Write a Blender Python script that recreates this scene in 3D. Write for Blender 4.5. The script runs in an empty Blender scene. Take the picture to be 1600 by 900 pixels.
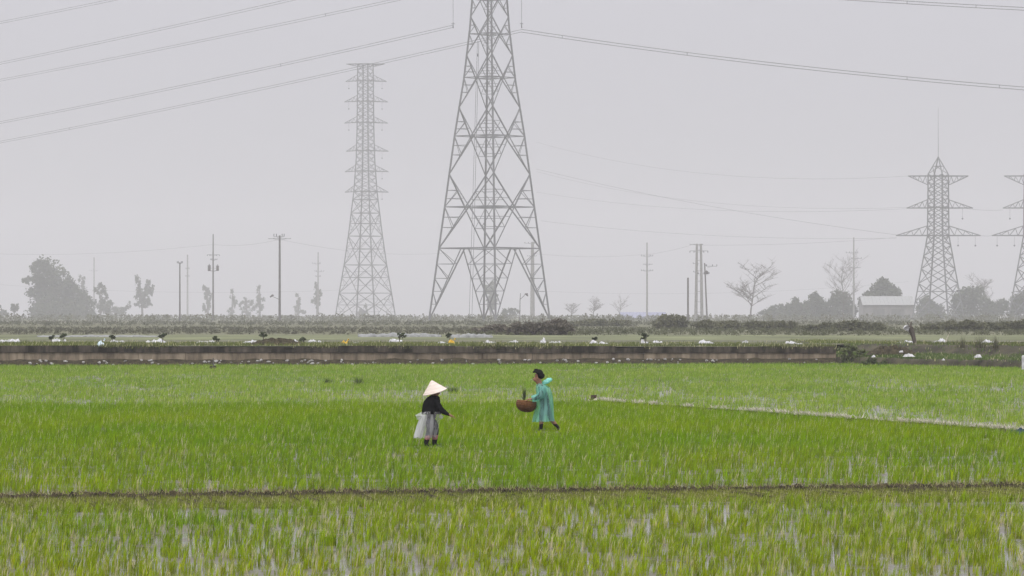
import bpy, bmesh, math, random
import numpy as np
from mathutils import Vector, Matrix, Quaternion

random.seed(11)
RNG = np.random.default_rng(7)
R = math.radians
SC = bpy.context.scene
COL = SC.collection

# ------------------------------------------------------------------ camera, sky, sun, exposure
FPX, HOR, CAMH = 5600.0, 494.0, 2.9          # focal length and horizon in pixels of the 1600 wide photograph
cam_data = bpy.data.cameras.new('camera')
cam_data.sensor_width = 36.0
cam_data.lens = 36.0 * FPX / 1600.0
cam_data.shift_y = (HOR - 450.0) / 1600.0
cam_data.clip_start = 0.5
cam_data.clip_end = 20000.0
cam = bpy.data.objects.new('camera', cam_data)
COL.objects.link(cam)
cam.location = (0, 0, CAMH)
cam.rotation_euler = (R(90), 0, 0)
SC.camera = cam

SUN_EL, SUN_AZ = R(58), R(200)
world = bpy.data.worlds.new('World')
SC.world = world
world.use_nodes = True
wn, wl = world.node_tree.nodes, world.node_tree.links
wn.clear()
w_out = wn.new('ShaderNodeOutputWorld')
w_tc = wn.new('ShaderNodeTexCoord')
w_sep = wn.new('ShaderNodeSeparateXYZ')
wl.new(w_tc.outputs['Generated'], w_sep.inputs[0])
w_max = wn.new('ShaderNodeMath'); w_max.operation = 'MAXIMUM'; w_max.inputs[1].default_value = 0.0
wl.new(w_sep.outputs['Z'], w_max.inputs[0])
# an overcast sky: three times as bright overhead as at the horizon
w_lum = wn.new('ShaderNodeMath'); w_lum.operation = 'MULTIPLY_ADD'
w_lum.inputs[1].default_value = 2.8 / 3.0; w_lum.inputs[2].default_value = 0.92 / 3.0
wl.new(w_max.outputs[0], w_lum.inputs[0])
bg_cloud = wn.new('ShaderNodeBackground')
bg_cloud.inputs['Color'].default_value = (0.905, 0.895, 0.975, 1)
w_str = wn.new('ShaderNodeMath'); w_str.operation = 'MULTIPLY'; w_str.inputs[1].default_value = 1.86
wl.new(w_lum.outputs[0], w_str.inputs[0])
wl.new(w_str.outputs[0], bg_cloud.inputs['Strength'])
sky = wn.new('ShaderNodeTexSky')
sky.sky_type = 'NISHITA'
sky.sun_disc = False
sky.sun_elevation = SUN_EL
sky.sun_rotation = SUN_AZ
sky.dust_density = 6.0
w_hsv = wn.new('ShaderNodeHueSaturation'); w_hsv.inputs['Saturation'].default_value = 0.25
wl.new(sky.outputs[0], w_hsv.inputs['Color'])
bg_sky = wn.new('ShaderNodeBackground')
bg_sky.inputs['Strength'].default_value = 0.06
wl.new(w_hsv.outputs[0], bg_sky.inputs['Color'])
w_mix = wn.new('ShaderNodeMixShader'); w_mix.inputs[0].default_value = 0.12
wl.new(bg_cloud.outputs[0], w_mix.inputs[1])
wl.new(bg_sky.outputs[0], w_mix.inputs[2])
wl.new(w_mix.outputs[0], w_out.inputs['Surface'])

sun_data = bpy.data.lights.new('sun', 'SUN')
sun_data.energy = 1.5
sun_data.angle = R(40)
sun_data.color = (1.0, 0.97, 0.93)
sun = bpy.data.objects.new('sun', sun_data)
COL.objects.link(sun)
sun_dir = Vector((math.sin(SUN_AZ) * math.cos(SUN_EL), math.cos(SUN_AZ) * math.cos(SUN_EL), math.sin(SUN_EL)))
sun.rotation_euler = sun_dir.to_track_quat('Z', 'Y').to_euler()
sun.location = sun_dir * 300

vs = SC.view_settings
vs.view_transform = 'Standard'
vs.look = 'None'
vs.exposure = 0.0
vs.gamma = 1.0
vs.use_curve_mapping = False
SC.render.engine = 'CYCLES'
cy = SC.cycles
cy.use_denoising = True
cy.max_bounces = 10
cy.diffuse_bounces = 3
cy.glossy_bounces = 3
cy.transmission_bounces = 4
cy.transparent_max_bounces = 12
cy.volume_bounces = 4

# ------------------------------------------------------------------ helpers
def at(x, y, d):
    """world point seen at photograph pixel (x, y) when it stands d metres away"""
    return Vector(((x - 800.0) / FPX * d, d, CAMH + (HOR - y) / FPX * d))

def FAR(d):
    """the things beyond the scrub stand farther off, and are the larger for it"""
    return d if d < 350 else 350 + (d - 350) * 2.2
def atf(x, y, d): return at(x, y, FAR(d))

def obj(name, mesh, mat=None, parent=None, loc=None):
    o = bpy.data.objects.new(name, mesh)
    COL.objects.link(o)
    if mat is not None and mesh is not None and not mesh.materials:
        mesh.materials.append(mat)
    if parent is not None:
        o.parent = parent
    if loc is not None:
        o.location = loc
    return o

def tag(o, label, cat=None, group=None, kind=None):
    if label: o['label'] = label
    if cat: o['category'] = cat
    if group: o['group'] = group
    if kind: o['kind'] = kind
    return o

def empty(name, loc=(0, 0, 0), rz=0.0, parent=None):
    o = bpy.data.objects.new(name, None)
    COL.objects.link(o)
    o.location = loc
    o.rotation_euler = (0, 0, rz)
    o.empty_display_size = 0.2
    if parent: o.parent = parent
    return o

def pydata(name, v, f):
    m = bpy.data.meshes.new(name)
    m.from_pydata([tuple(a) for a in v], [], f)
    m.update()
    return m

def tris_mesh(name, V, tri, colr=None):
    """fast mesh from numpy arrays: vertices (n,3), triangles (m,3), colours (n,3)"""
    m = bpy.data.meshes.new(name)
    n, k = len(V), len(tri)
    m.vertices.add(n); m.vertices.foreach_set('co', np.ascontiguousarray(V, dtype=np.float32).ravel())
    m.loops.add(k * 3); m.loops.foreach_set('vertex_index', np.ascontiguousarray(tri, dtype=np.int32).ravel())
    m.polygons.add(k)
    m.polygons.foreach_set('loop_start', np.arange(0, k * 3, 3, dtype=np.int32))
    m.update(calc_edges=True)
    if colr is not None:
        a = m.color_attributes.new('Col', 'FLOAT_COLOR', 'POINT')
        c4 = np.ones((n, 4), dtype=np.float32); c4[:, :3] = colr
        a.data.foreach_set('color', c4.ravel())
    return m

def smooth(m):
    m.polygons.foreach_set('use_smooth', [True] * len(m.polygons)); m.update()

def vnoise(x, y, seed=0):
    xi, yi = np.floor(x).astype(np.int64), np.floor(y).astype(np.int64)
    xf, yf = x - xi, y - yi
    def h(a, b):
        s = np.sin(a * 127.1 + b * 311.7 + seed * 74.7) * 43758.5453
        return s - np.floor(s)
    u, v = xf * xf * (3 - 2 * xf), yf * yf * (3 - 2 * yf)
    return (h(xi, yi) * (1 - u) + h(xi + 1, yi) * u) * (1 - v) + (h(xi, yi + 1) * (1 - u) + h(xi + 1, yi + 1) * u) * v

def fbm(x, y, seed=0, octv=3):
    x = np.asarray(x, dtype=float); y = np.asarray(y, dtype=float)
    t = 0; a = 0.5; s = 0
    for k in range(octv):
        t = t + a * vnoise(x * 2 ** k, y * 2 ** k, seed + k * 13); s += a; a *= 0.5
    return t / s

# ------------------------------------------------------------------ materials
def mat(name, c=(0.5, 0.5, 0.5), rough=0.7, c2=None, scale=3.0, detail=6.0, bump=0.0, spec=0.1, stretch=(1, 1, 1),
        attr=False, transl=0.0, coords='Object', lo=0.35, hi=0.65, jitter=0.0):
    m = bpy.data.materials.new(name)
    m.use_nodes = True
    n, l = m.node_tree.nodes, m.node_tree.links
    b = n['Principled BSDF']
    b.inputs['Roughness'].default_value = rough
    b.inputs['Specular IOR Level'].default_value = spec
    src = None
    if attr:
        a = n.new('ShaderNodeVertexColor'); a.layer_name = 'Col'; src = a.outputs['Color']
    elif c2 is not None:
        tc = n.new('ShaderNodeTexCoord'); mp = n.new('ShaderNodeMapping'); mp.inputs['Scale'].default_value = stretch
        l.new(tc.outputs[coords], mp.inputs[0])
        nz = n.new('ShaderNodeTexNoise'); nz.inputs['Scale'].default_value = scale; nz.inputs['Detail'].default_value = detail
        nz.inputs['Roughness'].default_value = 0.62
        l.new(mp.outputs[0], nz.inputs['Vector'])
        cr = n.new('ShaderNodeValToRGB')
        cr.color_ramp.elements[0].position = lo; cr.color_ramp.elements[0].color = (*c, 1)
        cr.color_ramp.elements[1].position = hi; cr.color_ramp.elements[1].color = (*c2, 1)
        l.new(nz.outputs['Fac'], cr.inputs[0]); src = cr.outputs[0]
        if bump > 0:
            bp = n.new('ShaderNodeBump'); bp.inputs['Strength'].default_value = bump; bp.inputs['Distance'].default_value = 0.05
            l.new(nz.outputs['Fac'], bp.inputs['Height']); l.new(bp.outputs[0], b.inputs['Normal'])
    if src is None:
        b.inputs['Base Color'].default_value = (*c, 1)
    else:
        if jitter > 0:
            oi = n.new('ShaderNodeObjectInfo'); mr = n.new('ShaderNodeMapRange')
            mr.inputs['To Min'].default_value = 1 - jitter; mr.inputs['To Max'].default_value = 1 + jitter
            l.new(oi.outputs['Random'], mr.inputs['Value'])
            hv = n.new('ShaderNodeHueSaturation'); l.new(src, hv.inputs['Color']); l.new(mr.outputs[0], hv.inputs['Value'])
            src = hv.outputs[0]
        l.new(src, b.inputs['Base Color'])
    if transl > 0:
        t = n.new('ShaderNodeBsdfTranslucent'); mx = n.new('ShaderNodeMixShader'); mx.inputs[0].default_value = transl
        if src is None: t.inputs['Color'].default_value = (*c, 1)
        else: l.new(src, t.inputs['Color'])
        l.new(b.outputs[0], mx.inputs[1]); l.new(t.outputs[0], mx.inputs[2])
        l.new(mx.outputs[0], n['Material Output'].inputs['Surface'])
    return m

def film(name, c, alpha, rough=0.35, transl=0.4):
    """thin plastic film: partly see-through, partly milky, fold highlights drawn in as streaks"""
    m = bpy.data.materials.new(name); m.use_nodes = True
    n, l = m.node_tree.nodes, m.node_tree.links
    b = n['Principled BSDF']; b.inputs['Base Color'].default_value = (*c, 1); b.inputs['Roughness'].default_value = rough
    t = n.new('ShaderNodeBsdfTranslucent'); t.inputs['Color'].default_value = (*c, 1)
    m1 = n.new('ShaderNodeMixShader'); m1.inputs[0].default_value = transl
    l.new(b.outputs[0], m1.inputs[1]); l.new(t.outputs[0], m1.inputs[2])
    tr = n.new('ShaderNodeBsdfTransparent'); tr.inputs['Color'].default_value = (*[0.5 + 0.5 * k for k in c], 1)
    tc = n.new('ShaderNodeTexCoord'); nz = n.new('ShaderNodeTexNoise'); nz.inputs['Scale'].default_value = 1.0; nz.inputs['Detail'].default_value = 3
    mp = n.new('ShaderNodeMapping'); mp.inputs['Scale'].default_value = (13, 13, 1.6)  # upright opacity streaks imitate bright highlights along the folds
    l.new(tc.outputs['Object'], mp.inputs[0]); l.new(mp.outputs[0], nz.inputs['Vector'])
    mr = n.new('ShaderNodeMapRange'); mr.inputs['From Min'].default_value = 0.3; mr.inputs['From Max'].default_value = 0.7
    mr.inputs['To Min'].default_value = max(0, alpha - 0.22); mr.inputs['To Max'].default_value = min(1, alpha + 0.22)
    l.new(nz.outputs['Fac'], mr.inputs['Value'])
    m2 = n.new('ShaderNodeMixShader'); l.new(mr.outputs[0], m2.inputs[0])
    l.new(tr.outputs[0], m2.inputs[1]); l.new(m1.outputs[0], m2.inputs[2])
    l.new(m2.outputs[0], n['Material Output'].inputs['Surface'])
    return m

M = dict(
    steel=mat('galvanised_steel', (0.13, 0.135, 0.14), 0.55, (0.19, 0.19, 0.19), 0.6, spec=0.4),
    wire=mat('conductor_wire', (0.10, 0.10, 0.105), 0.6, (0.14, 0.14, 0.14), 0.2),
    insul=mat('insulator_glaze', (0.12, 0.12, 0.13), 0.4, (0.17, 0.17, 0.18), 5.0),
    concrete=mat('pole_concrete', (0.24, 0.235, 0.225), 0.85, (0.33, 0.325, 0.31), 1.5),
    darkpole=mat('weathered_pole', (0.10, 0.095, 0.09), 0.85, (0.16, 0.15, 0.14), 1.2),
    leaf=mat('tree_leaves', attr=True, rough=0.6, transl=0.25, spec=0.25),
    rice=mat('rice_leaves', attr=True, rough=0.6, transl=0.45, spec=0.06),
    bark=mat('bark', (0.07, 0.06, 0.05), 0.9, (0.14, 0.12, 0.10), 3.0, stretch=(3, 3, 0.6)),
    barkpale=mat('pale_bark', (0.16, 0.145, 0.13), 0.9, (0.24, 0.22, 0.20), 3.0, stretch=(3, 3, 0.6)),
    white=mat('white_plastic_sheet', (0.42, 0.42, 0.43), 0.4, (0.68, 0.68, 0.68), 6.0, bump=0.3),
    litter=mat('dirty_white_plastic', (0.28, 0.28, 0.27), 0.5, (0.60, 0.60, 0.59), 7.0),
    greyfilm=mat('weathered_tunnel_film', (0.15, 0.155, 0.145), 0.6, (0.28, 0.285, 0.275), 3.0),
    yellow=mat('yellow_sack', (0.55, 0.33, 0.03), 0.6, (0.70, 0.48, 0.06), 5.0),
    bluewhite=mat('pale_blue_sack', (0.50, 0.64, 0.70), 0.5, (0.72, 0.80, 0.82), 6.0),
    blue=mat('blue_tarp', (0.015, 0.03, 0.06), 0.6, (0.03, 0.06, 0.11), 5.0),
    coping=mat('dark_coping', (0.018, 0.015, 0.010), 0.95, (0.13, 0.11, 0.085), 1.2, 10, bump=0.5, stretch=(1.6, 1, 0.4), jitter=0.15, lo=0.42, hi=0.70),  # mottled tone, darker than the wall panels below
    wall=mat('weathered_wall', (0.12, 0.095, 0.066), 0.95, (0.33, 0.27, 0.195), 1.3, 10, bump=0.4, stretch=(1.6, 1, 0.35), jitter=0.08, lo=0.38, hi=0.64),
    stone=mat('pale_stone', (0.22, 0.21, 0.195), 0.9, (0.52, 0.51, 0.48), 7.0),
    soil=mat('damp_soil', (0.018, 0.015, 0.009), 0.95, (0.075, 0.062, 0.034), 5.0, 8, bump=0.8),
    bank=mat('bank_soil', (0.030, 0.027, 0.019), 0.95, (0.085, 0.076, 0.048), 0.8, 8, bump=0.8),
    verge=mat('plateau_ground', (0.095, 0.10, 0.055), 0.95, (0.165, 0.16, 0.105), 0.12, 8, bump=0.3),
    field=mat('pale_field', (0.075, 0.082, 0.045), 0.95, (0.20, 0.215, 0.11), 0.22, 10, lo=0.38, hi=0.62, stretch=(0.5, 1, 1)),
    track=mat('dusty_track', (0.10, 0.11, 0.06), 0.95, (0.34, 0.32, 0.27), 0.6, 8),
    straw=mat('dry_straw', (0.40, 0.35, 0.25), 0.9, (0.62, 0.58, 0.48), 3.0, 6, bump=0.6),
    roof=mat('pale_metal_roof', (0.30, 0.31, 0.30), 0.6, (0.37, 0.37, 0.36), 0.8, stretch=(4, 1, 1)),
    shed=mat('shed_wall', (0.20, 0.20, 0.19), 0.9, (0.28, 0.27, 0.26), 0.4),
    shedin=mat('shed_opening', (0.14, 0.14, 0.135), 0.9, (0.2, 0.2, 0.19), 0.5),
    bluroof=mat('blue_roof', (0.22, 0.23, 0.32), 0.6, (0.28, 0.29, 0.38), 0.4),
    skin=mat('skin', (0.25, 0.13, 0.085), 0.6, (0.31, 0.165, 0.11), 12),
    jacket=mat('black_jacket', (0.006, 0.006, 0.007), 0.95, (0.012, 0.012, 0.013), 14, spec=0.02),
    trousers=mat('dark_trousers', (0.03, 0.032, 0.04), 0.9, (0.075, 0.078, 0.095), 8),
    pink=mat('rolled_pink_cuff', (0.36, 0.17, 0.17), 0.8, (0.45, 0.24, 0.23), 9),
    boot=mat('rubber_boot', (0.008, 0.008, 0.008), 0.5, (0.02, 0.018, 0.016), 9),
    hair=mat('black_hair', (0.004, 0.004, 0.004), 0.7, (0.010, 0.009, 0.008), 30, spec=0.06, stretch=(4, 4, 1)),
    hat=mat('straw_hat', (0.66, 0.56, 0.48), 0.8, (0.78, 0.69, 0.61), 5, stretch=(1, 1, 5)),
    apron=film('white_film', (0.86, 0.86, 0.86), 0.22),
    bow=film('white_film_gathered', (0.82, 0.83, 0.82), 0.62),
    coat=film('teal_film', (0.38, 0.82, 0.72), 0.34),
    hood=film('teal_film_gathered', (0.34, 0.80, 0.70), 0.8),
    basket=mat('brown_basket', (0.085, 0.036, 0.014), 0.7, (0.17, 0.078, 0.032), 22, 4, bump=0.5, stretch=(1, 1, 2)),
    rim=mat('basket_rim', (0.22, 0.10, 0.045), 0.6, (0.30, 0.15, 0.07), 10),
    seed=mat('rice_seed', (0.30, 0.22, 0.10), 0.9, (0.44, 0.33, 0.17), 40),
)

# water over mud in the paddies
def make_water():
    m = bpy.data.materials.new('paddy_water'); m.use_nodes = True
    n, l = m.node_tree.nodes, m.node_tree.links
    b = n['Principled BSDF']; b.inputs['Roughness'].default_value = 0.06
    b.inputs['IOR'].default_value = 1.333
    tc = n.new('ShaderNodeTexCoord')
    nz = n.new('ShaderNodeTexNoise'); nz.inputs['Scale'].default_value = 0.5; nz.inputs['Detail'].default_value = 8
    l.new(tc.outputs['Object'], nz.inputs['Vector'])
    cr = n.new('ShaderNodeValToRGB')
    cr.color_ramp.elements[0].position = 0.35; cr.color_ramp.elements[0].color = (0.045, 0.040, 0.022, 1)
    cr.color_ramp.elements[1].position = 0.7; cr.color_ramp.elements[1].color = (0.10, 0.085, 0.05, 1)
    l.new(nz.outputs['Fac'], cr.inputs[0]); l.new(cr.outputs[0], b.inputs['Base Color'])
    # patches of exposed wet mud are rougher
    rr = n.new('ShaderNodeMapRange'); rr.inputs['From Min'].default_value = 0.5; rr.inputs['From Max'].default_value = 0.62
    rr.inputs['To Min'].default_value = 0.08; rr.inputs['To Max'].default_value = 0.40
    l.new(nz.outputs['Fac'], rr.inputs['Value']); l.new(rr.outputs[0], b.inputs['Roughness'])
    n2 = n.new('ShaderNodeTexNoise'); n2.inputs['Scale'].default_value = 9; n2.inputs['Detail'].default_value = 3
    l.new(tc.outputs['Object'], n2.inputs['Vector'])
    bp = n.new('ShaderNodeBump'); bp.inputs['Strength'].default_value = 0.35; bp.inputs['Distance'].default_value = 0.01
    l.new(n2.outputs['Fac'], bp.inputs['Height']); l.new(bp.outputs[0], b.inputs['Normal'])
    return m
M['water'] = make_water()

# ------------------------------------------------------------------ the setting
def sheet(name, x0, x1, y0, y1, z, m, nx=1, ny=1):
    v = [(x0 + (x1 - x0) * i / nx, y0 + (y1 - y0) * j / ny, z) for j in range(ny + 1) for i in range(nx + 1)]
    f = [(j * (nx + 1) + i, j * (nx + 1) + i + 1, (j + 1) * (nx + 1) + i + 1, (j + 1) * (nx + 1) + i) for j in range(ny) for i in range(nx)]
    return tag(obj(name, pydata(name, v, f), m), None, kind='structure')

WALL_X1 = 19.6
def wall_d(x):                       # distance of the wall's face at world x
    return 208.0 + (x + 30.0) * 0.18
def bank_d(x):                       # foot of the earth bank to the right of the wall
    return 217.0 - (x - WALL_X1) * 2.05
def top_z(x):
    return 1.19 - 0.0025 * (x + 30.0)

sheet('ground', -3000, 3000, -60, 5200, -0.30, M['soil'])
sheet('paddy_water', -90, 90, 6, 232, 0.0, M['water'])

# plateau behind the wall and the bank, reaching far beyond the last tower
xs = list(np.linspace(-75, WALL_X1, 40)) + list(np.linspace(WALL_X1 + 0.5, 75, 24))
rows = [0.0, 3, 8, 16, 40, 90, 200, 500, 1200, 3200]
v, f = [], []
for j, r in enumerate(rows):
    for x in xs:
        base = wall_d(x) if x <= WALL_X1 else 232.0
        sx = 1.0 if r < 16 else 1 + (r / 60.0)
        zt_ = top_z(max(-30, min(20, x))); kk = min(1.0, max(0.0, (r - 3) / 13.0))
        zz = zt_ * (1 - kk) + 1.15 * kk + (0.05 * (fbm(x * 0.5, r * 0.4, 3) - 0.5) if 0 < r < 30 else 0)
        if j == 0: zz -= 0.02
        v.append((x * sx, base + r, zz))
n = len(xs)
for j in range(len(rows) - 1):
    for i in range(n - 1):
        f.append((j * n + i, j * n + i + 1, (j + 1) * n + i + 1, (j + 1) * n + i))
plateau = tag(obj('plateau_terrain', pydata('plateau_terrain', v, f), M['verge']), None, kind='structure')
sheet('field', -180, 180, 262, 335, 1.165, M['field'], 24, 2)
sheet('track', -100, 100, 243, 246.5, 1.19, M['track'], 40, 1)

# earth bank to the right of the wall: a rough step, a grassy berm, then a dark slope up to the plateau
v, f = [], []
bx = np.linspace(WALL_X1 - 0.2, 48, 90)
prof = [(-0.3, -0.2), (0.0, 0.05), (0.25, 0.30), (0.7, 0.42), (2.0, 0.46), (5.0, 0.50), (9.0, 0.55), (12.0, 0.62), (13.0, 0.85), (14.2, 1.08), (16.0, 1.16), (22.0, 1.16), (60.0, 1.12)]
for (s, z) in prof:
    for x in bx:
        d0 = bank_d(x)
        k = (fbm(x * 0.9, s * 0.8, 21) - 0.5)
        dd = d0 + s * (1.0 if s < 20 else 1.0) + k * 0.5
        if s == 60.0: dd = 262
        v.append((x, dd, z + k * (0.25 if 0.2 < s < 16 else 0.05)))
n = len(bx)
for j in range(len(prof) - 1):
    for i in range(n - 1):
        f.append((j * n + i, j * n + i + 1, (j + 1) * n + i + 1, (j + 1) * n + i))
bank = tag(obj('embankment', pydata('embankment', v, f), M['bank']), None, kind='structure')
smooth(bank.data)

# retaining wall: footing, panels and coping blocks, each a piece
wall = tag(empty('retaining_wall', (0, 0, 0)), 'long weathered grey concrete retaining wall with dark mottled coping along the far edge of the paddy', 'wall')
def block(name, x0, x1, y0, y1, z0, z1, m, parent, tilt=0.0, bev=0.02):
    """a block following the wall line; y is measured back from the wall's face"""
    v = []
    for x in (x0, x1):
        for (y, z) in ((y0, z0), (y1, z0), (y1, z1), (y0, z1)):
            zt = z if z == z0 else z + tilt
            v.append((x, wall_d(x) + y, zt))
    f = [(0, 1, 2, 3), (7, 6, 5, 4), (0, 4, 5, 1), (1, 5, 6, 2), (2, 6, 7, 3), (3, 7, 4, 0)]
    return obj(name, pydata(name, v, f), m, parent)
x = -52.0
while x < WALL_X1 - 0.2:
    w = random.uniform(2.6, 3.4)
    x1 = min(x + w, WALL_X1)
    tz = top_z(x)
    block('wall_panel', x, x1 - 0.02, random.uniform(0.0, 0.03), 0.4, 0.30, tz - 0.40, M['wall'], wall)
    x = x1
x = -52.0
while x < WALL_X1 - 0.2:
    w = random.uniform(1.8, 4.2)
    x1 = min(x + w, WALL_X1)
    tz = top_z(x)
    block('coping_block', x, x1 - 0.015, random.uniform(-0.09, -0.05), 0.5, tz - 0.398 + random.uniform(0, .02), tz + random.uniform(-0.09, 0.02), M['coping'], wall, tilt=random.uniform(-0.01, 0.01))
    x = x1
v = [(x_, y_, z_) for z_ in (-0.1, 1.06) for (x_, y_) in ((WALL_X1 - 0.35, wall_d(WALL_X1) + 0.1), (WALL_X1 + 0.02, wall_d(WALL_X1) + 0.1), (WALL_X1 + 0.6, 233.5), (WALL_X1 + 0.2, 233.5))]
obj('return_panel', pydata('return_panel', v, [(3, 2, 1, 0), (4, 5, 6, 7), (0, 1, 5, 4), (1, 2, 6, 5), (2, 3, 7, 6), (3, 0, 4, 7)]), M['wall'], wall)
# sloping rubble footing of dark earth
v, f = [], []
fx = np.linspace(-52, WALL_X1, 160)
for (s, z) in ((-0.75, -0.1), (-0.5, 0.10), (-0.25, 0.24), (0.02, 0.36)):
    for x in fx:
        k = fbm(x * 1.3, s * 3, 5) - 0.5
        v.append((x, wall_d(x) + s + (k * 0.2 if s < 0 else 0), z + k * 0.22))
n = len(fx)
for j in range(3):
    for i in range(n - 1):
        f.append((j * n + i, j * n + i + 1, (j + 1) * n + i + 1, (j + 1) * n + i))
obj('footing', pydata('footing', v, f), M['soil'], wall)

# bund between the two nearest paddies and the strip of low ground in front of it
def bund_d(x):
    return 58.4 + 0.22 * x
def ridge(name, path, prof, m, amp, freq, seed):
    v, f = [], []
    P = [Vector(p) for p in path]
    for i, p in enumerate(P):
        t = (P[min(i + 1, len(P) - 1)] - P[max(i - 1, 0)]).normalized()
        s = Vector((-t.y, t.x, 0))
        for j, (o, z) in enumerate(prof):
            k = float(fbm(i * freq, j * 1.7, seed)) - 0.5
            v.append(p + s * (o + k * amp * 0.8) + Vector((0, 0, z + (k * amp if z > 0 else 0))))
    n = len(prof)
    for i in range(len(P) - 1):
        for j in range(n - 1):
            f.append((i * n + j, (i + 1) * n + j, (i + 1) * n + j + 1, i * n + j + 1))
    return obj(name, pydata(name, v, f), m)
bp = [(x, bund_d(x), 0) for x in np.linspace(-14, 14, 700)]
bund = ridge('bund_ground', bp, [(-3.6, -0.03), (-2.8, 0.012), (-1.2, 0.02), (-0.30, 0.02), (-0.17, 0.06), (-0.10, 0.085), (-0.02, 0.07), (0.1, 0.04), (0.2, -0.05)], M['soil'], 0.16, 1.3, 4)
tag(bund, None, kind='structure')
# far bund with pale dry stalks
FB0, FB1 = at(921, 629, 16240 / (629 - HOR)), at(1660, 683, 16240 / (683 - HOR))
FB0.z = FB1.z = 0
def fb_path(n):
    return [FB0.lerp(FB1, k / (n - 1)) + Vector((0, 0.35 * math.sin(k * 0.05) + 0.2 * (float(fbm(k * 0.06, 3.3, 9)) - 0.5), 0)) for k in range(n)]
fb = ridge('far_bund_ground', fb_path(260), [(-0.22, -0.04), (-0.1, 0.07), (0.0, 0.105), (0.12, 0.06), (0.22, -0.04)], M['soil'], 0.08, 0.9, 8)
tag(fb, None, kind='structure')
FBL = FB1 - FB0

# ------------------------------------------------------------------ rice and grass (uncountable: stuff)
def blades(name, P, h, w, az, lean, colr, m, label, cat, seg2=True, tipdry=0.0):
    """P (n,3) roots, h heights, w widths, az direction of lean, lean amount (0..1), colr (n,3)"""
    n = len(P)
    face = RNG.uniform(0, math.pi, n)
    sx, sy = np.cos(face) * w * 0.5, np.sin(face) * w * 0.5
    lx, ly = np.cos(az) * lean * h, np.sin(az) * lean * h
    zt = h * np.sqrt(np.clip(1 - lean ** 2 * 0.8, 0.1, 1))
    base = P
    if seg2:
        mid = P + np.stack([lx * 0.3, ly * 0.3, zt * 0.58], 1)
        tip = P + np.stack([lx, ly, zt], 1)
        side = np.stack([sx, sy, np.zeros(n)], 1)
        V = np.stack([base - side * 0.7, base + side * 0.7, mid - side, mid + side, tip], 1).reshape(-1, 3)
        o = (np.arange(n) * 5)[:, None]
        T = np.concatenate([o + np.array([[0, 1, 3]]), o + np.array([[0, 3, 2]]), o + np.array([[2, 3, 4]])], 0)
        C = np.repeat(colr, 5, axis=0)
        C.reshape(n, 5, 3)[:, 0:2] *= np.array([1.0, 0.9, 0.9])
        if tipdry: C.reshape(n, 5, 3)[:, 4] = C.reshape(n, 5, 3)[:, 4] * (1 - tipdry) + np.array([0.50, 0.46, 0.16]) * tipdry
    else:
        side = np.stack([sx, sy, np.zeros(n)], 1)
        tip = P + np.stack([lx, ly, zt], 1)
        V = np.stack([base - side, base + side, tip], 1).reshape(-1, 3)
        T = np.arange(n * 3).reshape(n, 3)
        C = np.repeat(colr, 3, axis=0)
    o = obj(name, tris_mesh(name, V, T, C), m)
    return tag(o, label, cat, kind='stuff')

def wedge(n, d0, d1, widen=1.25):
    d = np.sqrt(RNG.uniform(0, 1, n) * (d1 * d1 - d0 * d0) + d0 * d0)
    return d * (RNG.uniform(0, 1, n) - 0.5) * 0.2857 * widen, d

def tufts(x, y, k, spread, hbase, hvar, wbase, wind=0.25, z=0.0):
    """k blades for every tuft root"""
    n = len(x)
    hs = hbase * (1 + hvar * RNG.normal(0, 1, n)).clip(0.45, 1.6)
    X = np.repeat(x, k) + RNG.normal(0, spread, n * k)
    Y = np.repeat(y, k) + RNG.normal(0, spread, n * k)
    H = np.repeat(hs, k) * RNG.uniform(0.55, 1.1, n * k)
    W = wbase * RNG.uniform(0.7, 1.3, n * k)
    ax = RNG.normal(0, 1, n * k) + 0.9; ay = RNG.normal(0, 1, n * k)
    az = np.arctan2(ay, ax)
    lean = (np.abs(RNG.normal(0, 0.16, n * k)) + wind * 0.5).clip(0, 0.75)
    return np.stack([X, Y, np.full(n * k, z)], 1), H, W, az, lean

def rice_cols(x, y, n, a, b, dry, seed, var=0.12, k=1, tvar=0.0):
    t = (fbm(x * 0.22, y * 0.10, seed) + RNG.normal(0, 0.16, n) - (0.0032 * (y - 140) if seed == 81 else 0)).clip(0, 1)[:, None]
    c = np.array(a) * (1 - t) + np.array(b) * t
    c = c * (1 + RNG.normal(0, var, n))[:, None].clip(0.6, 1.4)
    if k > 1:                             # whole plants are lighter or darker, some are yellowed
        m_ = n // k
        c = c * np.repeat(1 + RNG.normal(0, tvar, m_), k)[:, None].clip(0.45, 1.7)
        yl = np.repeat(RNG.uniform(0, 1, m_) < 0.14, k)
        c[yl] = c[yl] * np.array([1.35, 1.12, 1.3])
        dm = np.repeat(RNG.uniform(0, 1, m_) < dry * 0.55, k) | (RNG.uniform(0, 1, n) < dry * 0.5)
    else:
        dm = RNG.uniform(0, 1, n) < dry
    c[dm] = np.array([0.68, 0.64, 0.36]) * RNG.uniform(0.6, 1.2, dm.sum())[:, None]
    return c.clip(0.005, 0.9)

def near_side(x, y): return y < bund_d(x) - 3.1
def mid_edge(x):                                       # far edge of the middle paddy
    left = 117.5 + 0.15 * x
    right = FB0.y + (x - FB0.x) * (FBL.y / FBL.x)
    return np.where(x < FB0.x, left + 0.8 * np.sin(x * 0.7), right)

FEET = ((at(672, 697, 80.0).x, 80.0), (at(855, 673, 90.7).x, 90.7))
RICE_A, RICE_B = (0.148, 0.292, 0.003), (0.300, 0.385, 0.005)
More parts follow.
